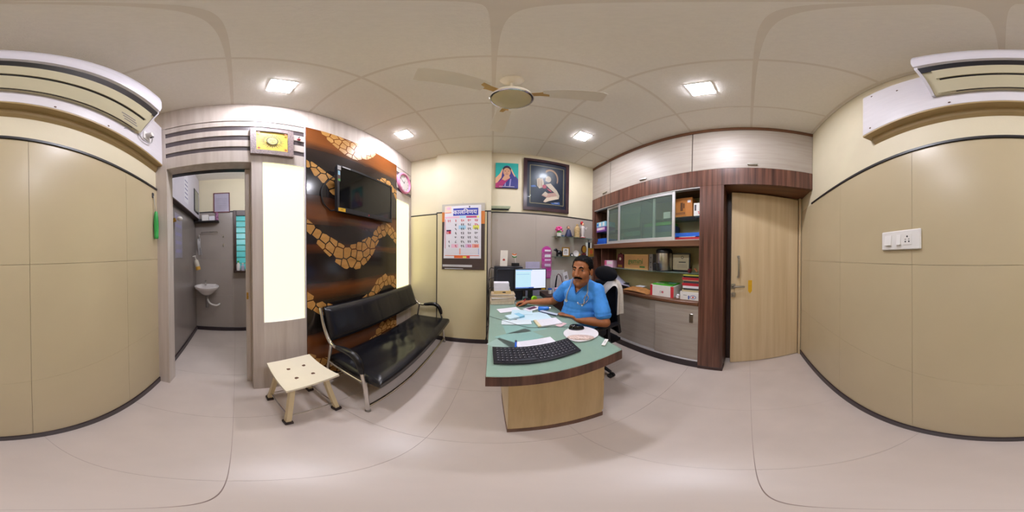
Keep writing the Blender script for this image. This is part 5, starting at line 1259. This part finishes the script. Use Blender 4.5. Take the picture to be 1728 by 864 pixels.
# green striker hanging by the doorway
t = thing('green_lighter', 'green handled gas lighter hanging from a hook by the doorway', 'gas lighter', (-1.155, -.63, 1.46))
GL = M('lighter_green', '#2fa04a', .35)
obj('handle', MB().lathe([(.016, 0), (.019, .02), (.017, .03), (.021, .10), (.018, .18), (.013, .22), (.01, .226)], (-1.158, -.616, 1.466), 16), GL, t, True)
obj('rod', MB().cyl((-1.155, -.618, 1.69), (-1.147, -.63, 1.83), .004), STEEL, t, True)
obj('hook', MB().rbox(-1.158, -1.135, -.64, -.63, 1.815, 1.86, .003), DGREY, t)

# ------------------------------------------------------------------ washroom fittings
t = thing('wash_basin', 'small white ceramic wash basin in the washroom corner', 'wash basin', (-2.5, -.47, .7))
bx, by, bz_ = -2.47, -.46, .838
bowl = [(.0, -.135), (.06, -.13), (.10, -.10), (.15, -.05), (.175, -.03), (.19, -.005), (.19, .008), (.18, .012), (.165, .004), (.14, -.05), (.07, -.09), (0, -.095)]
obj('bowl', MB().lathe(bowl, (bx, by, bz_), 32), WHITEC, t, True)
obj('back_ledge', MB().rbox(-2.642, -2.58, by-.13, by+.13, bz_-.06, bz_+.014, .01), WHITEC, t)
obj('drain', MB().cyl((bx, by, bz_-.0945), (bx, by, bz_-.092), .016), DGREY, t)
tp = obj('tap', MB().cyl((bx-.1, by-.03, bz_+.0), (bx-.1, by-.03, bz_+.07), .014).tube([(bx-.1, by-.03, bz_+.05), (bx-.03, by-.02, bz_+.065), (bx-.01, by-.018, bz_+.05)], .009, 8), CHROME, t, True)
obj('tap_handle', MB().rbox(bx-.115, bx-.06, by-.04, by-.02, bz_+.07, bz_+.085, .004), CHROME, tp)
obj('waste_pipe', MB().cyl((bx, by, bz_-.13), (bx, by, bz_-.34), .02).cyl((bx, by, bz_-.13), (bx, by, bz_-.17), .03, .022), M('pipe_grey', '#6f6a68', .4), t, True)
obj('waste_hose', MB().tube(catmull([(bx, by+.005, bz_-.19), (bx+.01, by+.05, bz_-.27), (bx-.05, by+.13, bz_-.32), (bx-.13, by+.17, bz_-.33), (-2.642, by+.18, bz_-.33)], 5), .014, 8), WHITEP, t, True)
t = thing('washroom_shelf', 'black edged glass shelf with boxes in the washroom', 'shelf', (-2.58, -.46, 1.86))
obj('board', MB().rbox(-2.642, -2.50, -.66, -.27, 1.86, 1.875, .002), BLACKTRIM, t)
obj('towel_rail', MB().tube([(-2.642, -.56, 1.70), (-2.60, -.56, 1.70), (-2.60, -.3, 1.70), (-2.642, -.3, 1.70)], .006, 8), CHROME, t, True)
for y0, y1, h_, m_, lb in ((-.592, -.545, .035, DGREY, 'dark tin on the washroom shelf'), (-.535, -.43, .10, WHITEP, 'larger white carton on the washroom shelf'), (-.42, -.33, .075, PAPER, 'small white carton on the washroom shelf')):
    tag(obj('shelf_carton', MB().rbox(-2.61, -2.52, y0, y1, 1.8753, 1.8753+h_, .003), m_), lb, 'box', 'boxes on the washroom shelf')
tag(obj('hanging_pouch', MB().rbox(-2.60, -2.53, -.325, -.275, 1.8753, 2.01, .012), M('pouch_red_blue', '#8b5a7c', .5, var=.5, scale=30)), 'red and blue pouch at the end of the washroom shelf', 'pouch')
t = thing('washroom_certificate', 'dark framed notice on the washroom end wall', 'picture frame', (-2.64, -.22, 2.03))
obj('frame', MB().box(-2.65, -2.628, -.36, -.345, 2.03, 2.385).box(-2.65, -2.628, -.11, -.095, 2.03, 2.385).box(-2.65, -2.628, -.345, -.11, 2.03, 2.045).box(-2.65, -2.628, -.345, -.11, 2.37, 2.385), MAROON, t)
obj('sheet', MB().box(-2.65, -2.634, -.345, -.11, 2.045, 2.37), M('notice_lilac', '#aaa3b4', .25), t)
sheet_ = [(rect(.03, .2, .05+.03*k, .055+.03*k), GREY) for k in range(7)]
print_layer(sheet_, (-2.634, -.345, 2.045), *AX['left'], t, 'notice_print')
# white cupboard along the washroom side wall
t = thing('washroom_cupboard', 'white wall cupboard along the washroom side', 'cupboard', (-2.0, -.645, 1.93))
obj('body', MB().rbox(-2.64, -1.36, -.67, -.60, 1.93, 2.655, .002), M('cupboard_white', '#cbc6d2', .3, var=.02), t)
obj('bottom_edge', MB().rbox(-2.64, -1.36, -.67, -.598, 1.915, 1.93, .001), DKBR, t)
print_layer([(rect(0, .16, 0, .42), PAPER)]+[(rect(.02, .14, .06+.06*k, .08+.06*k), M('notice_ink', '#8e88a8', .6)) for k in range(5)], (-1.85, -.60, 2.0), Vector((-1, 0, 0)), Vector((0, 0, 1)), t, 'notice_sheet')
t = thing('washroom_mirror', 'narrow dark framed mirror on the white cupboard', 'mirror', (-2.4, -.598, 2.0))
obj('frame', MB().rbox(-2.55, -2.29, -.598, -.588, 1.99, 2.36, .002), BLACKTRIM, t); obj('glass', MB().box(-2.53, -2.31, -.588, -.586, 2.01, 2.34), M('mirror_glass', '#9aa0a0', .1, .6), t)
t = thing('wall_pipe', 'cream pipe running up the washroom side wall', 'pipe', (-1.5, -.66, 1.2))
obj('pipe', MB().cyl((-1.52, -.66, 1.2), (-1.52, -.66, 1.914), .01), IVORY, t, True); obj('clip', MB().rbox(-1.54, -1.5, -.67, -.645, 1.60, 1.63, .003), IVORY, t)
t = thing('wall_lamp', 'small white bulb lamp on the washroom side wall', 'lamp', (-1.62, -.65, 1.72))
obj('holder', MB().cyl((-1.60, -.67, 1.70), (-1.61, -.62, 1.715), .022), GOLD, t, True); obj('bulb', MB().ell((-1.65, -.59, 1.73), (.04, .03, .025)), WHITEP, t, True)
for k, (z0, z1, lb) in enumerate(((1.30, 1.83, 'long printed notice taped to the washroom side wall'),)):
    t = thing('taped_notice', lb, 'notice', (-1.85, -.668, z0)); obj('sheet', MB().box(-1.95, -1.70, -.67, -.6685, z0, z1), M('notice_grey', '#8d8892', .6), t)
    print_layer([(rect(.02, .22, .06+.1*k2, .10+.1*k2), M('notice_ink', '#8e88a8')) for k2 in range(5)], (-1.70, -.6685, z0), Vector((-1, 0, 0)), Vector((0, 0, 1)), t, 'notice_print')
t = thing('soap_dispenser', 'hanging soap bottle with amber liquid above the basin', 'soap bottle', (-2.3, -.62, 1.1))
rm = Matrix.Translation((-2.45, -.58, 1.10)) @ Matrix.Rotation(.25, 4, 'X')
obj('bottle_body', MB().lathe([(.0, 0), (.035, .003), (.036, .12), (.03, .15), (.012, .165), (.012, .185)], (0, 0, 0), 16).xf(rm), M('soap_bottle_pale', '#c9c2b4', .3), t, True)
obj('amber_liquid', MB().lathe([(.0, -.001), (.0365, .002), (.0368, .055), (0, .056)], (0, 0, 0), 16).xf(rm), M('soap_amber', '#c9973c', .3), t, True)
obj('pump', MB().cyl((0, 0, .185), (0, 0, .22), .006).rbox(-.012, .012, -.04, .012, .215, .23, .004).xf(rm), WHITEP, t, True)
t = thing('hanging_brushes', 'bundle of brushes and cloths hanging on the washroom wall', 'brush', (-2.62, -.6, 1.3))
obj('hook', MB().tube([(-2.642, -.6, 1.66), (-2.60, -.6, 1.66), (-2.60, -.6, 1.63)], .006, 6), STEEL, t, True)
obj('handle', MB().tube([(-2.60, -.6, 1.63), (-2.61, -.585, 1.45), (-2.60, -.56, 1.33)], .009, 6), GREY, t, True); obj('cloth', MB().grid(lambda u, v: (-2.61+.02*math.sin(5*v), -.63+.05*u+.01*v, 1.6-.27*v), 6, 10), LGREY, t, True)
for k, (y, h_, m_, lb) in enumerate(((.03, .13, WHITEP, 'white bottle with green lid on the washroom sill'), (.10, .10, M('bottle_lilac', '#b4b2c8', .4), 'lilac bottle on the washroom sill'))):
    t = thing('toiletry_bottle', lb, 'bottle', (-2.60, y, 1.075)); obj('bottle_body', MB().lathe([(.028, 0), (.03, .01), (.03, h_*.75), (.014, h_*.9), (.014, h_)], (-2.585, y, 1.0755), 14), m_, t, True); obj('cap', MB().cyl((-2.585, y, 1.0755+h_), (-2.585, y, 1.10+h_), .015), GREEN if k == 0 else WHITEP, t, True)
obj('sill', MB().rbox(-2.65, -2.54, -.045, .47, 1.055, 1.075, .002), DKBR, win)
for z in (1.64, 1.49): tag(obj('wall_hook', MB().rbox(-2.642, -2.62, -.215, -.195, z-.02, z+.02, .003), STEEL), 'upper small hook on the washroom tiles' if z > 1.6 else 'lower small hook on the washroom tiles', 'hook')
# ------------------------------------------------------------------ office chair
CX, CY = .955, 1.375
ch = thing('office_chair', 'black high back office chair with headrest', 'office chair', (CX, CY, 0))
def cushion(x0, x1, y0, y1, z0, z1, sag=.0):
    mb = MB()
    def top(u, v):
        e = min(1, min(u, 1-u)*7, min(v, 1-v)*7); e = max(0, e)**.5
        return (x0+(x1-x0)*u, y0+(y1-y0)*v, z0+(z1-z0)*(.45+.55*e)-sag*math.sin(PI*u)*math.sin(PI*v))
    mb.grid(top, 16, 16); mb.grid(lambda u, v: (x0+(x1-x0)*u, y0+(y1-y0)*v, z0), 1, 1)
    for fa in (lambda t: (t, 0), lambda t: (t, 1), lambda t: (0, t), lambda t: (1, t)):
        V = []
        for i in range(17):
            p = top(*fa(i/16)); V += [p, (p[0], p[1], z0)]
        mb.add(V, [(2*i, 2*i+2, 2*i+3, 2*i+1) for i in range(16)])
    return mb
obj('seat', cushion(.73, 1.17, 1.15, 1.60, .40, .475), MESHB, ch, True)
def backp(u, v, off):
    y = 1.375+(.215-.03*v*v)*(2*u-1); z = .50+.53*v
    x = 1.145+.035*(2*v-1)**2*(1 if v < .5 else .4)-.03*(2*u-1)**2+off+.02*v
    return (x, y, z)
mb = MB().grid(lambda u, v: backp(u, v, 0), 18, 18).grid(lambda u, v: backp(u, v, .03), 18, 18)
for fa in (lambda t: (t, 0), lambda t: (t, 1), lambda t: (0, t), lambda t: (1, t)):
    V = []
    for i in range(19): V += [backp(*fa(i/18), 0), backp(*fa(i/18), .03)]
    mb.add(V, [(2*i, 2*i+2, 2*i+3, 2*i+1) for i in range(18)])
obj('backrest', mb, MESHB, ch, True, angle=.9)
def rim(t):
    if t < .25: return backp(t*4, 0, .015)
    if t < .5: return backp(1, (t-.25)*4, .015)
    if t < .75: return backp(1-(t-.5)*4, 1, .015)
    return backp(0, 1-(t-.75)*4, .015)
obj('back_frame', MB().tube([rim(i/64) for i in range(65)], .02, 8), BLACKP, ch, True)
obj('headrest', MB().ell((1.13, 1.355, 1.135), (.045, .185, .085), 28, 16), MESHB, ch, True)
obj('headrest_post', MB().rbox(1.165, 1.185, 1.34, 1.40, .95, 1.15, .005), BLACKP, ch)
obj('back_spine', MB().tube(catmull([(1.0, CY, .40), (1.15, CY, .40), (1.20, CY, .52), (1.195, CY, .75), (1.195, CY, .95)], 5), .022, 8), BLACKP, ch, True)
for yy in (1.105, 1.645):
    am = obj('arm_support', MB().tube([(.97, yy+(.06 if yy < 1.3 else -.06), .42), (.97, yy, .45), (.965, yy, .64)], .018, 8), BLACKP, ch, True)
    obj('arm_pad', MB().rbox(.82, 1.09, yy-.032, yy+.032, .635, .665, .012), BLACKP, am)
obj('gas_lift', MB().cyl((CX, CY, .12), (CX, CY, .40), .03), BLACKP, ch, True)
obj('hub', MB().cyl((CX, CY, .075), (CX, CY, .135), .05), BLACKP, ch, True)
for k in range(5):
    a_ = math.radians(-86+72*k); d = Vector((math.cos(a_), math.sin(a_), 0)); c_ = Vector((CX, CY, 0))
    lg = obj('base_leg', MB().tube([c_+d*.03+Vector((0, 0, .115)), c_+d*.2+Vector((0, 0, .10)), c_+d*.30+Vector((0, 0, .075))], [.026, .021, .016], 8), BLACKP, ch, True)
    e_ = c_+d*.31; s_ = Vector((-d.y, d.x, 0))
    obj('caster', MB().cyl(e_-s_*.026+Vector((0, 0, .028)), e_-s_*.006+Vector((0, 0, .028)), .028, n=16).cyl(e_+s_*.006+Vector((0, 0, .028)), e_+s_*.026+Vector((0, 0, .028)), .028, n=16).cyl(e_-s_*.008+Vector((0, 0, .028)), e_-s_*.008+Vector((0, 0, .08)), .008), BLACKP, lg, True)

tw_ = thing('hand_towel', 'white hand towel hung over the chair back corner', 'towel', (1.14, 1.15, .74))
path = catmull([(1.10, 1.345, .955), (1.105, 1.28, 1.015), (1.12, 1.22, 1.055), (1.14, 1.17, 1.045), (1.15, 1.145, .98), (1.145, 1.135, .87), (1.14, 1.13, .735)], 5)
wv = [Vector((.0, .03, .04)), Vector((.02, .03, .04)), Vector((.035, .015, .02)), Vector((.032, -.005, 0)), Vector((.036, -.01, 0))]
def towel(u, v):
    i = min(len(path)-1, int(round(v*(len(path)-1)))); p = path[i]
    k = v*(len(wv)-1); j = min(len(wv)-2, int(k)); w = wv[j].lerp(wv[j+1], k-j)
    q = p+w*(u-.5)*2+Vector((0, -.012*math.sin(u*9)*v, .004*math.sin(u*11+v*5)))
    return tuple(q)
obj('cloth', MB().grid(towel, 14, len(path)-1).grid(lambda u, v: tuple(Vector(towel(u, v))+Vector((-.004, -.003, -.003))), 14, len(path)-1), M('towel_white', '#cfc9c0', .85, var=.06, scale=40, bump=.4, bscale=300), tw_, True, angle=1.5)

# ------------------------------------------------------------------ person
F_ = Vector((-.82, -.57, 0)).normalized(); L_ = Vector((-F_.y, F_.x, 0)); Z_ = Vector((0, 0, 1))
def vox(mb, name, size, iters=3, fac=.5):
    me = bpy.data.meshes.new(name); me.from_pydata([tuple(p) for p in mb.v], [], mb.f)
    bm = bmesh.new(); bm.from_mesh(me); bmesh.ops.recalc_face_normals(bm, faces=bm.faces); bm.to_mesh(me); bm.free()
    o = bpy.data.objects.new('tmp', me); COL.objects.link(o)
    r = o.modifiers.new('r', 'REMESH'); r.mode = 'VOXEL'; r.voxel_size = size
    s = o.modifiers.new('s', 'SMOOTH'); s.factor = fac; s.iterations = iters
    bpy.context.view_layer.update()
    out = bpy.data.meshes.new_from_object(o.evaluated_get(bpy.context.evaluated_depsgraph_get()))
    bpy.data.objects.remove(o); out.name = name
    return out
def rotF():
    m = Matrix.Identity(3)
    for i, c in enumerate((F_, L_, Z_)):
        for j in range(3): m[j][i] = c[j]
    return m
RF = rotF()
def cap(mb, a, b, r0, r1, n=14):
    """tapered limb with rounded ends"""
    a = Vector(a); b = Vector(b)
    d = (b-a); k = 8
    pts = []; rs = []
    u = d.normalized()
    for i in range(5):
        t = math.radians(-85+85*i/4); pts.append(a+u*r0*math.sin(t)); rs.append(r0*math.cos(t))
    for i in range(1, k): pts.append(a+d*i/k); rs.append(r0+(r1-r0)*i/k)
    for i in range(5):
        t = math.radians(85*i/4); pts.append(b+u*r1*math.sin(t)); rs.append(r1*math.cos(t))
    mb.tube(pts, rs, n)
def el(mb, c, r): mb.ell(c, r, 24, 14, RF)
SHL = Vector((.895, 1.185, 1.005)); SHR = Vector((.725, 1.450, 1.005))
ELL = Vector((.868, 1.03, .742)); WRL = Vector((.715, 1.235, .735))
ELR = Vector((.660, 1.655, .81)); WRR = Vector((.425, 1.735, .795))
NECK = (SHL+SHR)/2+Vector((-.012, -.012, .075)); HC = Vector((.737, 1.197, 1.197))
HIPL = Vector((.98, 1.28, .545)); HIPR = Vector((.93, 1.47, .545)); KNL = Vector((.60, 1.235, .555)); KNR = Vector((.545, 1.50, .555))
ANL = Vector((.585, 1.235, .09)); ANR = Vector((.53, 1.50, .09))
def torso(mb, g=0.):
    el(mb, (.832, 1.335, .755), (.165+g, .20+g, .165+g)); el(mb, (.845, 1.33, .93), (.115+g, .165+g, .14+g)); el(mb, (.93, 1.365, .62), (.15+g, .175+g, .13+g))
    el(mb, (.832, 1.328, .85), (.145+g, .182+g, .15+g))
    cap(mb, SHL, SHR, .06+g, .06+g)
    el(mb, tuple((SHL+SHR)/2+F_*.03-Z_*.06), (.09+g, .15+g, .09+g))
    for s in (SHL, SHR): cap(mb, s, NECK+(s-NECK)*.12, .055+g*.7, .052+g*.4)
def head_prims(mb):
    P = lambda f, l, z: HC+F_*f*1.05+L_*l*1.08+Z_*z*1.0
    E = lambda c, r: mb.ell(P(*c), tuple(x*1.05 for x in r), 24, 16, RF)
    E((-.018, 0, .035), (.098, .077, .090)); E((.018, 0, -.028), (.073, .066, .092)); E((.034, 0, -.083), (.050, .050, .042)); E((.066, 0, -.106), (.020, .022, .018))
    for s in (-1, 1):
        E((.052, s*.036, -.030), (.028, .026, .032)); E((-.012, s*.077, -.010), (.020, .011, .034)); E((.10, s*.014, -.036), (.010, .010, .008)); E((.015, s*.044, -.07), (.04, .016, .03))
    cap(mb, P(.074, -.034, .028), P(.074, .034, .028), .013, .013)
    cap(mb, P(.088, 0, .018), P(.110, 0, -.030), .010, .0135)
    cap(mb, P(.085, -.014, -.066), P(.085, .014, -.066), .012, .012)
    cap(mb, P(-.025, 0, -.06), NECK-Z_*.02+F_*.0, .056, .062)
def hand(mb, wr, h, s, up, bend, thumb):
    """h: hand direction, s: from thumb side to little finger"""
    tips = []
    for i, (off, ln) in enumerate(((-.028, .076), (-.010, .084), (.009, .079), (.027, .064))):
        k = wr+h*(.088-.006*abs(i-1))+s*off+up*.004
        cap(mb, wr+s*off*.45, k, .019 if i in (1, 2) else .016, .0115, 10)
        d1, d2, d3 = [h*math.cos(a)-up*math.sin(a)+s*(off*1.6) for a in bend]
        p1 = k+d1.normalized()*ln*.45; p2 = p1+d2.normalized()*ln*.32; p3 = p2+d3.normalized()*ln*.25
        cap(mb, k, p1, .0098, .009, 10); cap(mb, p1, p2, .009, .0083, 10); cap(mb, p2, p3, .0083, .007, 10)
        tips.append(p3)
    b0 = wr+h*.025-s*.022; t1 = b0+(h*.75-s*.6-up*.25).normalized()*.04; t2 = t1+(h*thumb-s*.25-up*.35).normalized()*.032; t3 = t2+(h*thumb-s*.05-up*.35).normalized()*.026
    cap(mb, b0, t1, .015, .0125, 10); cap(mb, t1, t2, .0115, .0105, 10); cap(mb, t2, t3, .0105, .008, 10)
    return tips
bodyb = MB()
torso(bodyb, -.008); head_prims(bodyb)
cap(bodyb, SHL, ELL, .052, .042); cap(bodyb, ELL, ELL.lerp(WRL, .35), .043, .043); cap(bodyb, ELL.lerp(WRL, .35), WRL, .043, .027)
cap(bodyb, SHR, ELR, .052, .043); cap(bodyb, ELR, ELR.lerp(WRR, .35), .043, .043); cap(bodyb, ELR.lerp(WRR, .35), WRR, .043, .027)
cap(bodyb, HIPL, KNL, .088, .062); cap(bodyb, HIPR, KNR, .088, .062); cap(bodyb, KNL, ANL, .058, .04); cap(bodyb, KNR, ANR, .058, .04)
for an in (ANL, ANR): cap(bodyb, an-Z_*.045, an-Z_*.05+Vector((-.15, -.01, 0)), .036, .03)
hR = Vector((-.955, .28, -.02)).normalized(); sR = Vector((.28, .955, 0)).normalized()
hand(bodyb, WRR+hR*.02, hR, sR, Vector((0, 0, 1)), (.25, 1.0, 1.6), .8)
hL = Vector((-.60, .79, .02)).normalized(); sL = Vector((-.79, -.60, 0)).normalized()
hand(bodyb, WRL+hL*.02+Z_*.028, hL, sL, Vector((0, 0, 1)), (.02, .12, .25), .95)
cap(bodyb, WRL, WRL+hL*.03+Z_*.028, .027, .024)
person = thing('person', 'seated man in blue scrubs with a stethoscope round his neck', 'person', (.93, 1.36, 0))
SKIN = M('skin', '#a0653f', .5, var=.10, scale=25, spec=.4)
def put(me, name, mats, parent, smooth=True):
    me.materials.clear()
    for m in (mats if isinstance(mats, list) else [mats]): me.materials.append(m)
    if smooth: me.shade_smooth()
    me.transform(frame_of(parent).inverted())
    o = bpy.data.objects.new(name, me); COL.objects.link(o); o.parent = parent; FR[o.name] = frame_of(parent)
    return o
body_o = put(vox(bodyb, 'body', .0042, 4), 'body', SKIN, person)

# scrub shirt
sb = MB(); torso(sb, .010)
def sleeve(a, b, t, r0, r1): cap(sb, a, Vector(a).lerp(b, t), r0, r1, 18)
sleeve(SHL, ELL, .72, .067, .069); sleeve(SHR, ELR, .52, .067, .066)
shirt = vox(sb, 'scrub_shirt', .006, 5)
bm = bmesh.new(); bm.from_mesh(shirt)
nb = (SHL+SHR)/2
dele = []
for f in bm.faces:
    c = f.calc_center_median(); d = c-nb; l = d.dot(L_); ff = d.dot(F_)
    if c.z > 1.115-.25*ff and abs(l) < .085: dele.append(f)
    elif ff > .0 and c.z > .985+abs(l)*1.25 and abs(l) < .07: dele.append(f)
    elif c.z < .60: dele.append(f)
bmesh.ops.delete(bm, geom=dele, context='FACES')
for v in bm.verts:
    p = v.co
    w = noise.noise(p*9)*.006+noise.noise(Vector((p.x*5+p.z*26, p.y*5, p.z*22)))*.0045*(1 if p.z < .92 else .5)
    w += -.006*math.exp(-((p.z-.735-(p.x-.85)*.12)/.012)**2)-.005*math.exp(-((p.z-.80+(p.y-1.3)*.10)/.012)**2)*(1 if p.z > .7 else 0)
    v.co = p+v.normal*(w+.003)
bm.to_mesh(shirt); bm.free()
SCRUB = M('scrub_blue', '#3f8ee0', .75, var=.06, scale=30, bump=.2, bscale=18)
shirt_o = put(shirt, 'scrub_shirt', SCRUB, person)
me_w = shirt.copy(); me_w.transform(frame_of(person))
BV = BVHTree.FromPolygons([v.co.copy() for v in me_w.vertices], [list(p.vertices) for p in me_w.polygons])
me_b = body_o.data.copy(); me_b.transform(frame_of(person))
BVB = BVHTree.FromPolygons([v.co.copy() for v in me_b.vertices], [list(p.vertices) for p in me_b.polygons])
def front_pt(l, z, off=.006, bv=None):
    o_ = Vector((nb.x, nb.y, 0))+L_*l+Z_*z+F_*.8
    for b in ([bv] if bv else [BV, BVB]):
        h_ = b.ray_cast(o_, -F_)
        if h_[0] is not None: return h_[0]+F_*off
    return o_-F_*.65
# neckline band and chest pocket
def vneck():
    pts = []
    for i in range(21):
        t = -1+2*i/20; l = .066*t; pts.append(front_pt(l, .985+abs(l)*1.25-.004, .002))
    return pts
obj('neck_band', MB().tube(vneck(), .006, 6), M('scrub_blue_seam', '#3479c6', .75), shirt_o, True)
pk = MB().grid(lambda u, v: tuple(front_pt(.045+.095*u, .775+.085*v, .003)), 10, 10)
obj('chest_pocket', pk, M('scrub_pocket', '#3984d6', .75, var=.05, bump=.2, bscale=18), shirt_o, True)
for (sh_, el_, t) in ((SHL, ELL, .72), (SHR, ELR, .52)):
    e = sh_.lerp(el_, t); d = (el_-sh_).normalized(); a = d.orthogonal().normalized(); b = d.cross(a)
    obj('sleeve_hem', MB().tube([e+d*.032+(a*math.cos(2*PI*i/24)+b*math.sin(2*PI*i/24))*.0615 for i in range(25)], .006, 6), M('scrub_blue_seam', '#3479c6'), shirt_o, True)
# trousers and shoes
tb = MB(); el(tb, (.945, 1.37, .57), (.165, .19, .11))
for a, b, c in ((HIPL, KNL, ANL), (HIPR, KNR, ANR)): cap(tb, a, b, .10, .074); cap(tb, b, c+Z_*.02, .072, .062)
put(vox(tb, 'trousers', .007, 4), 'trousers', M('trouser_grey', '#2b2c33', .8, var=.1, bump=.2), person)
for an in (ANL, ANR):
    s2 = MB(); cap(s2, an+Vector((.02, 0, -.042)), an+Vector((-.16, -.01, -.05)), .046, .037)
    put(vox(s2, 'shoe', .006, 3), 'shoe', BLACKP, person)
# head: hair, brows, moustache, eyes, lips
P = lambda f, l, z: HC+F_*f*1.05+L_*l*1.08+Z_*z
HAIR = M('hair_black', '#0b090a', .75, spec=.12, var=.3, scale=150, bump=.5, stretch=(1, 1, .3))
hb = MB(); hb.ell(P(-.020, 0, .038), (.110, .089, .097), 120, 84, RF)
me = bpy.data.meshes.new('hair'); me.from_pydata([tuple(p) for p in hb.v], [], hb.f)
bm = bmesh.new(); bm.from_mesh(me); bmesh.ops.recalc_face_normals(bm, faces=bm.faces)
for v in bm.verts: v.co += v.normal*(noise.noise(v.co*70)*.004+noise.noise(v.co*25)*.004)
rm_ = []
for f in bm.faces:
    d = f.calc_center_median()-HC; a, l, z = d.dot(F_)/1.05, d.dot(L_)/1.08, d.dot(Z_)
    hl = .084+.006*math.cos(l*40)-.9*max(0, abs(l)-.045)
    if a > .035 and z < hl: rm_.append(f)
    elif a > -.005 and z < -.005+.9*(a): rm_.append(f)
    elif z < -.045: rm_.append(f)
    elif -.035 < a <= .0 and z < .018 and abs(l) > .06: rm_.append(f)
bmesh.ops.delete(bm, geom=rm_, context='FACES'); bm.to_mesh(me); bm.free()
put(me, 'hair', HAIR, person)
def face_pt(l, z, off=.0):
    h_ = BVB.ray_cast(P(.4, l, z), -F_)
    return (h_[0] if h_[0] is not None else P(.09, l, z))+F_*off
for s in (-1, 1):
    obj('eyebrow', MB().tube([face_pt(s*l, z, .0005) for l, z in ((.012, .028), (.023, .034), (.034, .034), (.044, .027))], [.004, .0062, .0055, .003], 8), HAIR, person, True)
    ec = face_pt(s*.031, .008, -.0055)
    ey = obj('eye', MB().ell(ec, (.0085, .0145, .0068), 16, 10, RF), M('eye_white', '#a89d94', .45), person, True)
    gz = F_*1.0-L_*.0
    look = (Vector((0, 0, EYE))-ec).normalized()
    obj('iris', MB().ell(ec+F_*.0045+L_*look.dot(L_)*.006, (.0052, .0072, .0066), 12, 8, RF), M('iris_dark', '#0c0807', .4), ey, True)
    obj('eyelid', MB().tube([ec+L_*t+F_*(.0065-abs(t)*.25)+Z_*(.0062-abs(t)*.22) for t in (-.0135, -.008, 0, .008, .0135)], .0034, 6), M('eyelid_skin', '#5c3422', .6), ey, True)
obj('moustache', MB().tube([face_pt(l, -.050-.10*abs(l)-6*l*l, .002) for l in (-.034, -.026, -.016, -.006, 0, .006, .016, .026, .034)], [.004, .0075, .0095, .0088, .007, .0088, .0095, .0075, .004], 8), HAIR, person, True)
obj('lips', MB().tube([face_pt(l, -.0665+abs(l)*.05, .0) for l in (-.024, -.012, 0, .012, .024)], [.002, .0045, .005, .0045, .002], 8), M('lip_brown', '#7a4238', .5), person, True)

# ------------------------------------------------------------------ stethoscope
st = thing('stethoscope', 'grey stethoscope draped round the neck of the man', 'stethoscope', tuple(nb))
TUBE = M('steth_grey', '#97a3b3', .35)
nk = lambda a, r, z: nb+F_*(r*math.cos(a))*.9+L_*(r*math.sin(a))+Z_*(z-nb.z)
def top_pt(l, f, off=.006):
    best = None
    for bv in (BV, BVB):
        h_ = bv.ray_cast(Vector((nb.x, nb.y, 1.6))+L_*l+F_*f, -Z_) if f < .06 else (None,)
        if h_[0] is not None and h_[0].z < 1.13 and (best is None or h_[0].z > best.z): best = h_[0]
    if best is None: best = Vector((nb.x, nb.y, 1.10))+L_*l+F_*f
    return best+Z_*off
backs = [top_pt(.083, .045), top_pt(.085, .0), top_pt(.07, -.045), top_pt(0, -.075), top_pt(-.07, -.045), top_pt(-.085, .0), top_pt(-.083, .045)]
leftp = [front_pt(l, z, .007) for l, z in ((.092, 1.04), (.096, 1.012), (.096, .985))]
rightp = [front_pt(l, z, .007) for l, z in ((-.084, 1.04), (-.09, .99), (-.096, .95), (-.103, .915))]
obj('tubing', MB().tube(catmull(leftp[::-1]+backs+rightp, 6), .0062, 8), TUBE, st, True)
cp = front_pt(-.105, .905, .008)
obj('chest_piece', MB().cyl(cp-F_*.004, cp+F_*.010, .019, .017, 20).cyl(cp+F_*.010, cp+F_*.016, .011, .010, 16).cyl(cp+Z_*.01+F_*.004, cp+Z_*.03+F_*.004, .005), CHROME, st, True)
for pts in (((.098, .985), (.082, .96), (.080, .925), (.072, .895), (.062, .882)), ((.098, .985), (.112, .955), (.092, .915), (.060, .895), (.034, .893), (.022, .905))):
    q = [front_pt(l, z, .008) for l, z in pts]
    b = obj('binaural_tube', MB().tube(catmull(q, 6), .0044, 8), CHROME, st, True)
    obj('ear_tip', MB().ell(q[-1], .0065), WHITEP, b, True)
